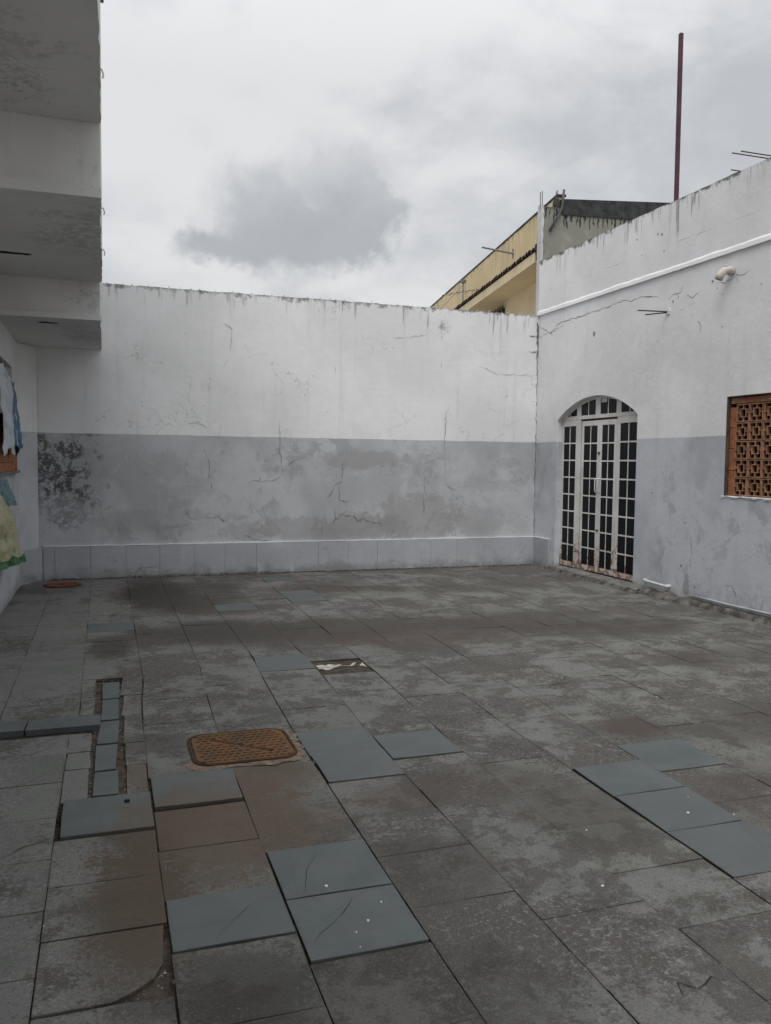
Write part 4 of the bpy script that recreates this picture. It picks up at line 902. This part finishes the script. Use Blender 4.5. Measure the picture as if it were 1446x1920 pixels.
mb = MB(); mb.add([(7.13, YG - .02, 5.672), (9.7, YG - .02, 5.79), (9.7, YG - .02, 6.125), (7.13, YG - .02, 5.925), (7.13, YG + .17, 5.672), (9.7, YG + .17, 5.79), (9.7, YG + .17, 6.125), (7.13, YG + .17, 5.925)], [(0, 1, 2, 3), (7, 6, 5, 4), (3, 2, 6, 7), (0, 4, 5, 1), (0, 3, 7, 4), (1, 5, 6, 2)])
mb.build('roof_edge_band', 'concrete_black', yh)
for i in range(22):
    x = 6.82 + i * .085 + R(-.03, .03); zt2 = 5.765 if x < 7.12 else 5.68 + (x - 7.13) * .046
    ribbon(MB(), [(x, YG - .002, zt2 + .01), (x + R(-.01, .01), YG - .002, zt2 - R(.03, .09)), (x + R(-.01, .01), YG - .002, zt2 - R(.10, .24))], R(.02, .06), (0, -1, 0), .0015).build('drip_stain', 'concrete_black', yh)
MB().tube([(7.075, YG + .07, 5.62), (7.078, YG + .07, 5.90), (7.078, YG + .07, 5.945)], [.07, .065, .035], 12).build('parapet_end', 'concrete_black', yh, smooth=True)
MB().tube([(6.905, YG - .03, 5.385), (7.06, YG - .06, 5.66), (7.10, YG - .06, 5.76), (7.115, YG - .06, 5.86), (7.135, YG - .06, 6.06)], .021, 8).build('drain_pipe', 'pvc_grey', yh, smooth=True)
for x, z in ((6.75, 6.0), (6.785, 6.025), (7.04, 6.05), (7.065, 6.07)): MB().tube([(x, YG + .02, 5.7), (x - .004, YG + .02, z)], .006, 6).build('rebar', 'rebar', yh)
b0 = Q(2.42, 0, 5.81); MB().tube([b0 + N_ * -.02, b0 + N_ * .66 + Vector((0, 0, .10))], .018, 8).build('bracket_arm', 'aluminium', yh)
MB().obox(b0 + Vector((0, 0, -.08)) + N_ * .002, D_ * .05, N_ * .015, (0, 0, .18)).build('bracket_plate', 'aluminium', yh)
gr = MB()
for i in range(9): gr.tube([Q(2.9 + i * .13, .06, 4.1), Q(2.9 + i * .13, .06, 4.90)], .010, 5)
for z in (4.35, 4.6, 4.84): gr.tube([Q(2.85, .06, z), Q(4.0, .06, z)], .010, 5)
gr.build('window_grille', 'rebar', yh)
MB().obox(Q(2.95, .002, 3.9), D_ * 1.0, N_ * .02, (0, 0, .93)).build('window', 'glass_dark', yh)
at = thing('tv_antenna', 'thin television antenna standing on the tiled eave of the yellow house', 'antenna')
ab = Q(5.0, .40, 5.15)
MB().tube([ab, ab + Vector((0, 0, .62))], .014, 6).build('mast', 'aluminium', at)
MB().tube([ab + Vector((-.48, .1, .30)), ab + Vector((.36, -.05, .47))], .010, 6).build('boom', 'aluminium', at)
MB().tube([ab + N_ * .62 + Vector((0, 0, -.12)), ab + Vector((0, 0, .55))], .010, 6).build('stay', 'aluminium', at)
for k in (-.3, -.1, .12, .28): MB().tube([ab + Vector((k, 0, .38 + .2 * k)) + D_ * -.2, ab + Vector((k, 0, .38 + .2 * k)) + D_ * .2], .006, 5).build('element', 'aluminium', at)
MB().box(tuple(ab + Vector((-.05, -.05, .6))), tuple(ab + Vector((.06, .06, .66)))).build('clamp', 'aluminium', at)

# ------------------------------------------------------------------ red post on the roof of the right house
po = thing('steel_post', 'tall dark red steel post rising behind the right parapet against the sky', 'post')
MB().obox((7.618, 10, 3.98), (.050, 0, 0), (0, .050, 0), (-.014, 0, 3.60)).build('shaft', 'pole_red', po, bevel=.004)
MB().box((7.54, 9.93, 3.895), (7.75, 10.13, 3.981)).build('base_plate', 'rust_dark', po)
# black rubber scrap on the blue slab
o = MB().prism([(.078 + .016 * math.cos(a) * R(.7, 1.1), 3.935 + .011 * math.sin(a) * R(.7, 1.1), .008) for a in [i * .9 for i in range(7)]], (0, 0, .012)).build('rubber_scrap', 'void_dark')
tag(o, 'small black scrap lying on the bluish slab by the channel', 'scrap')
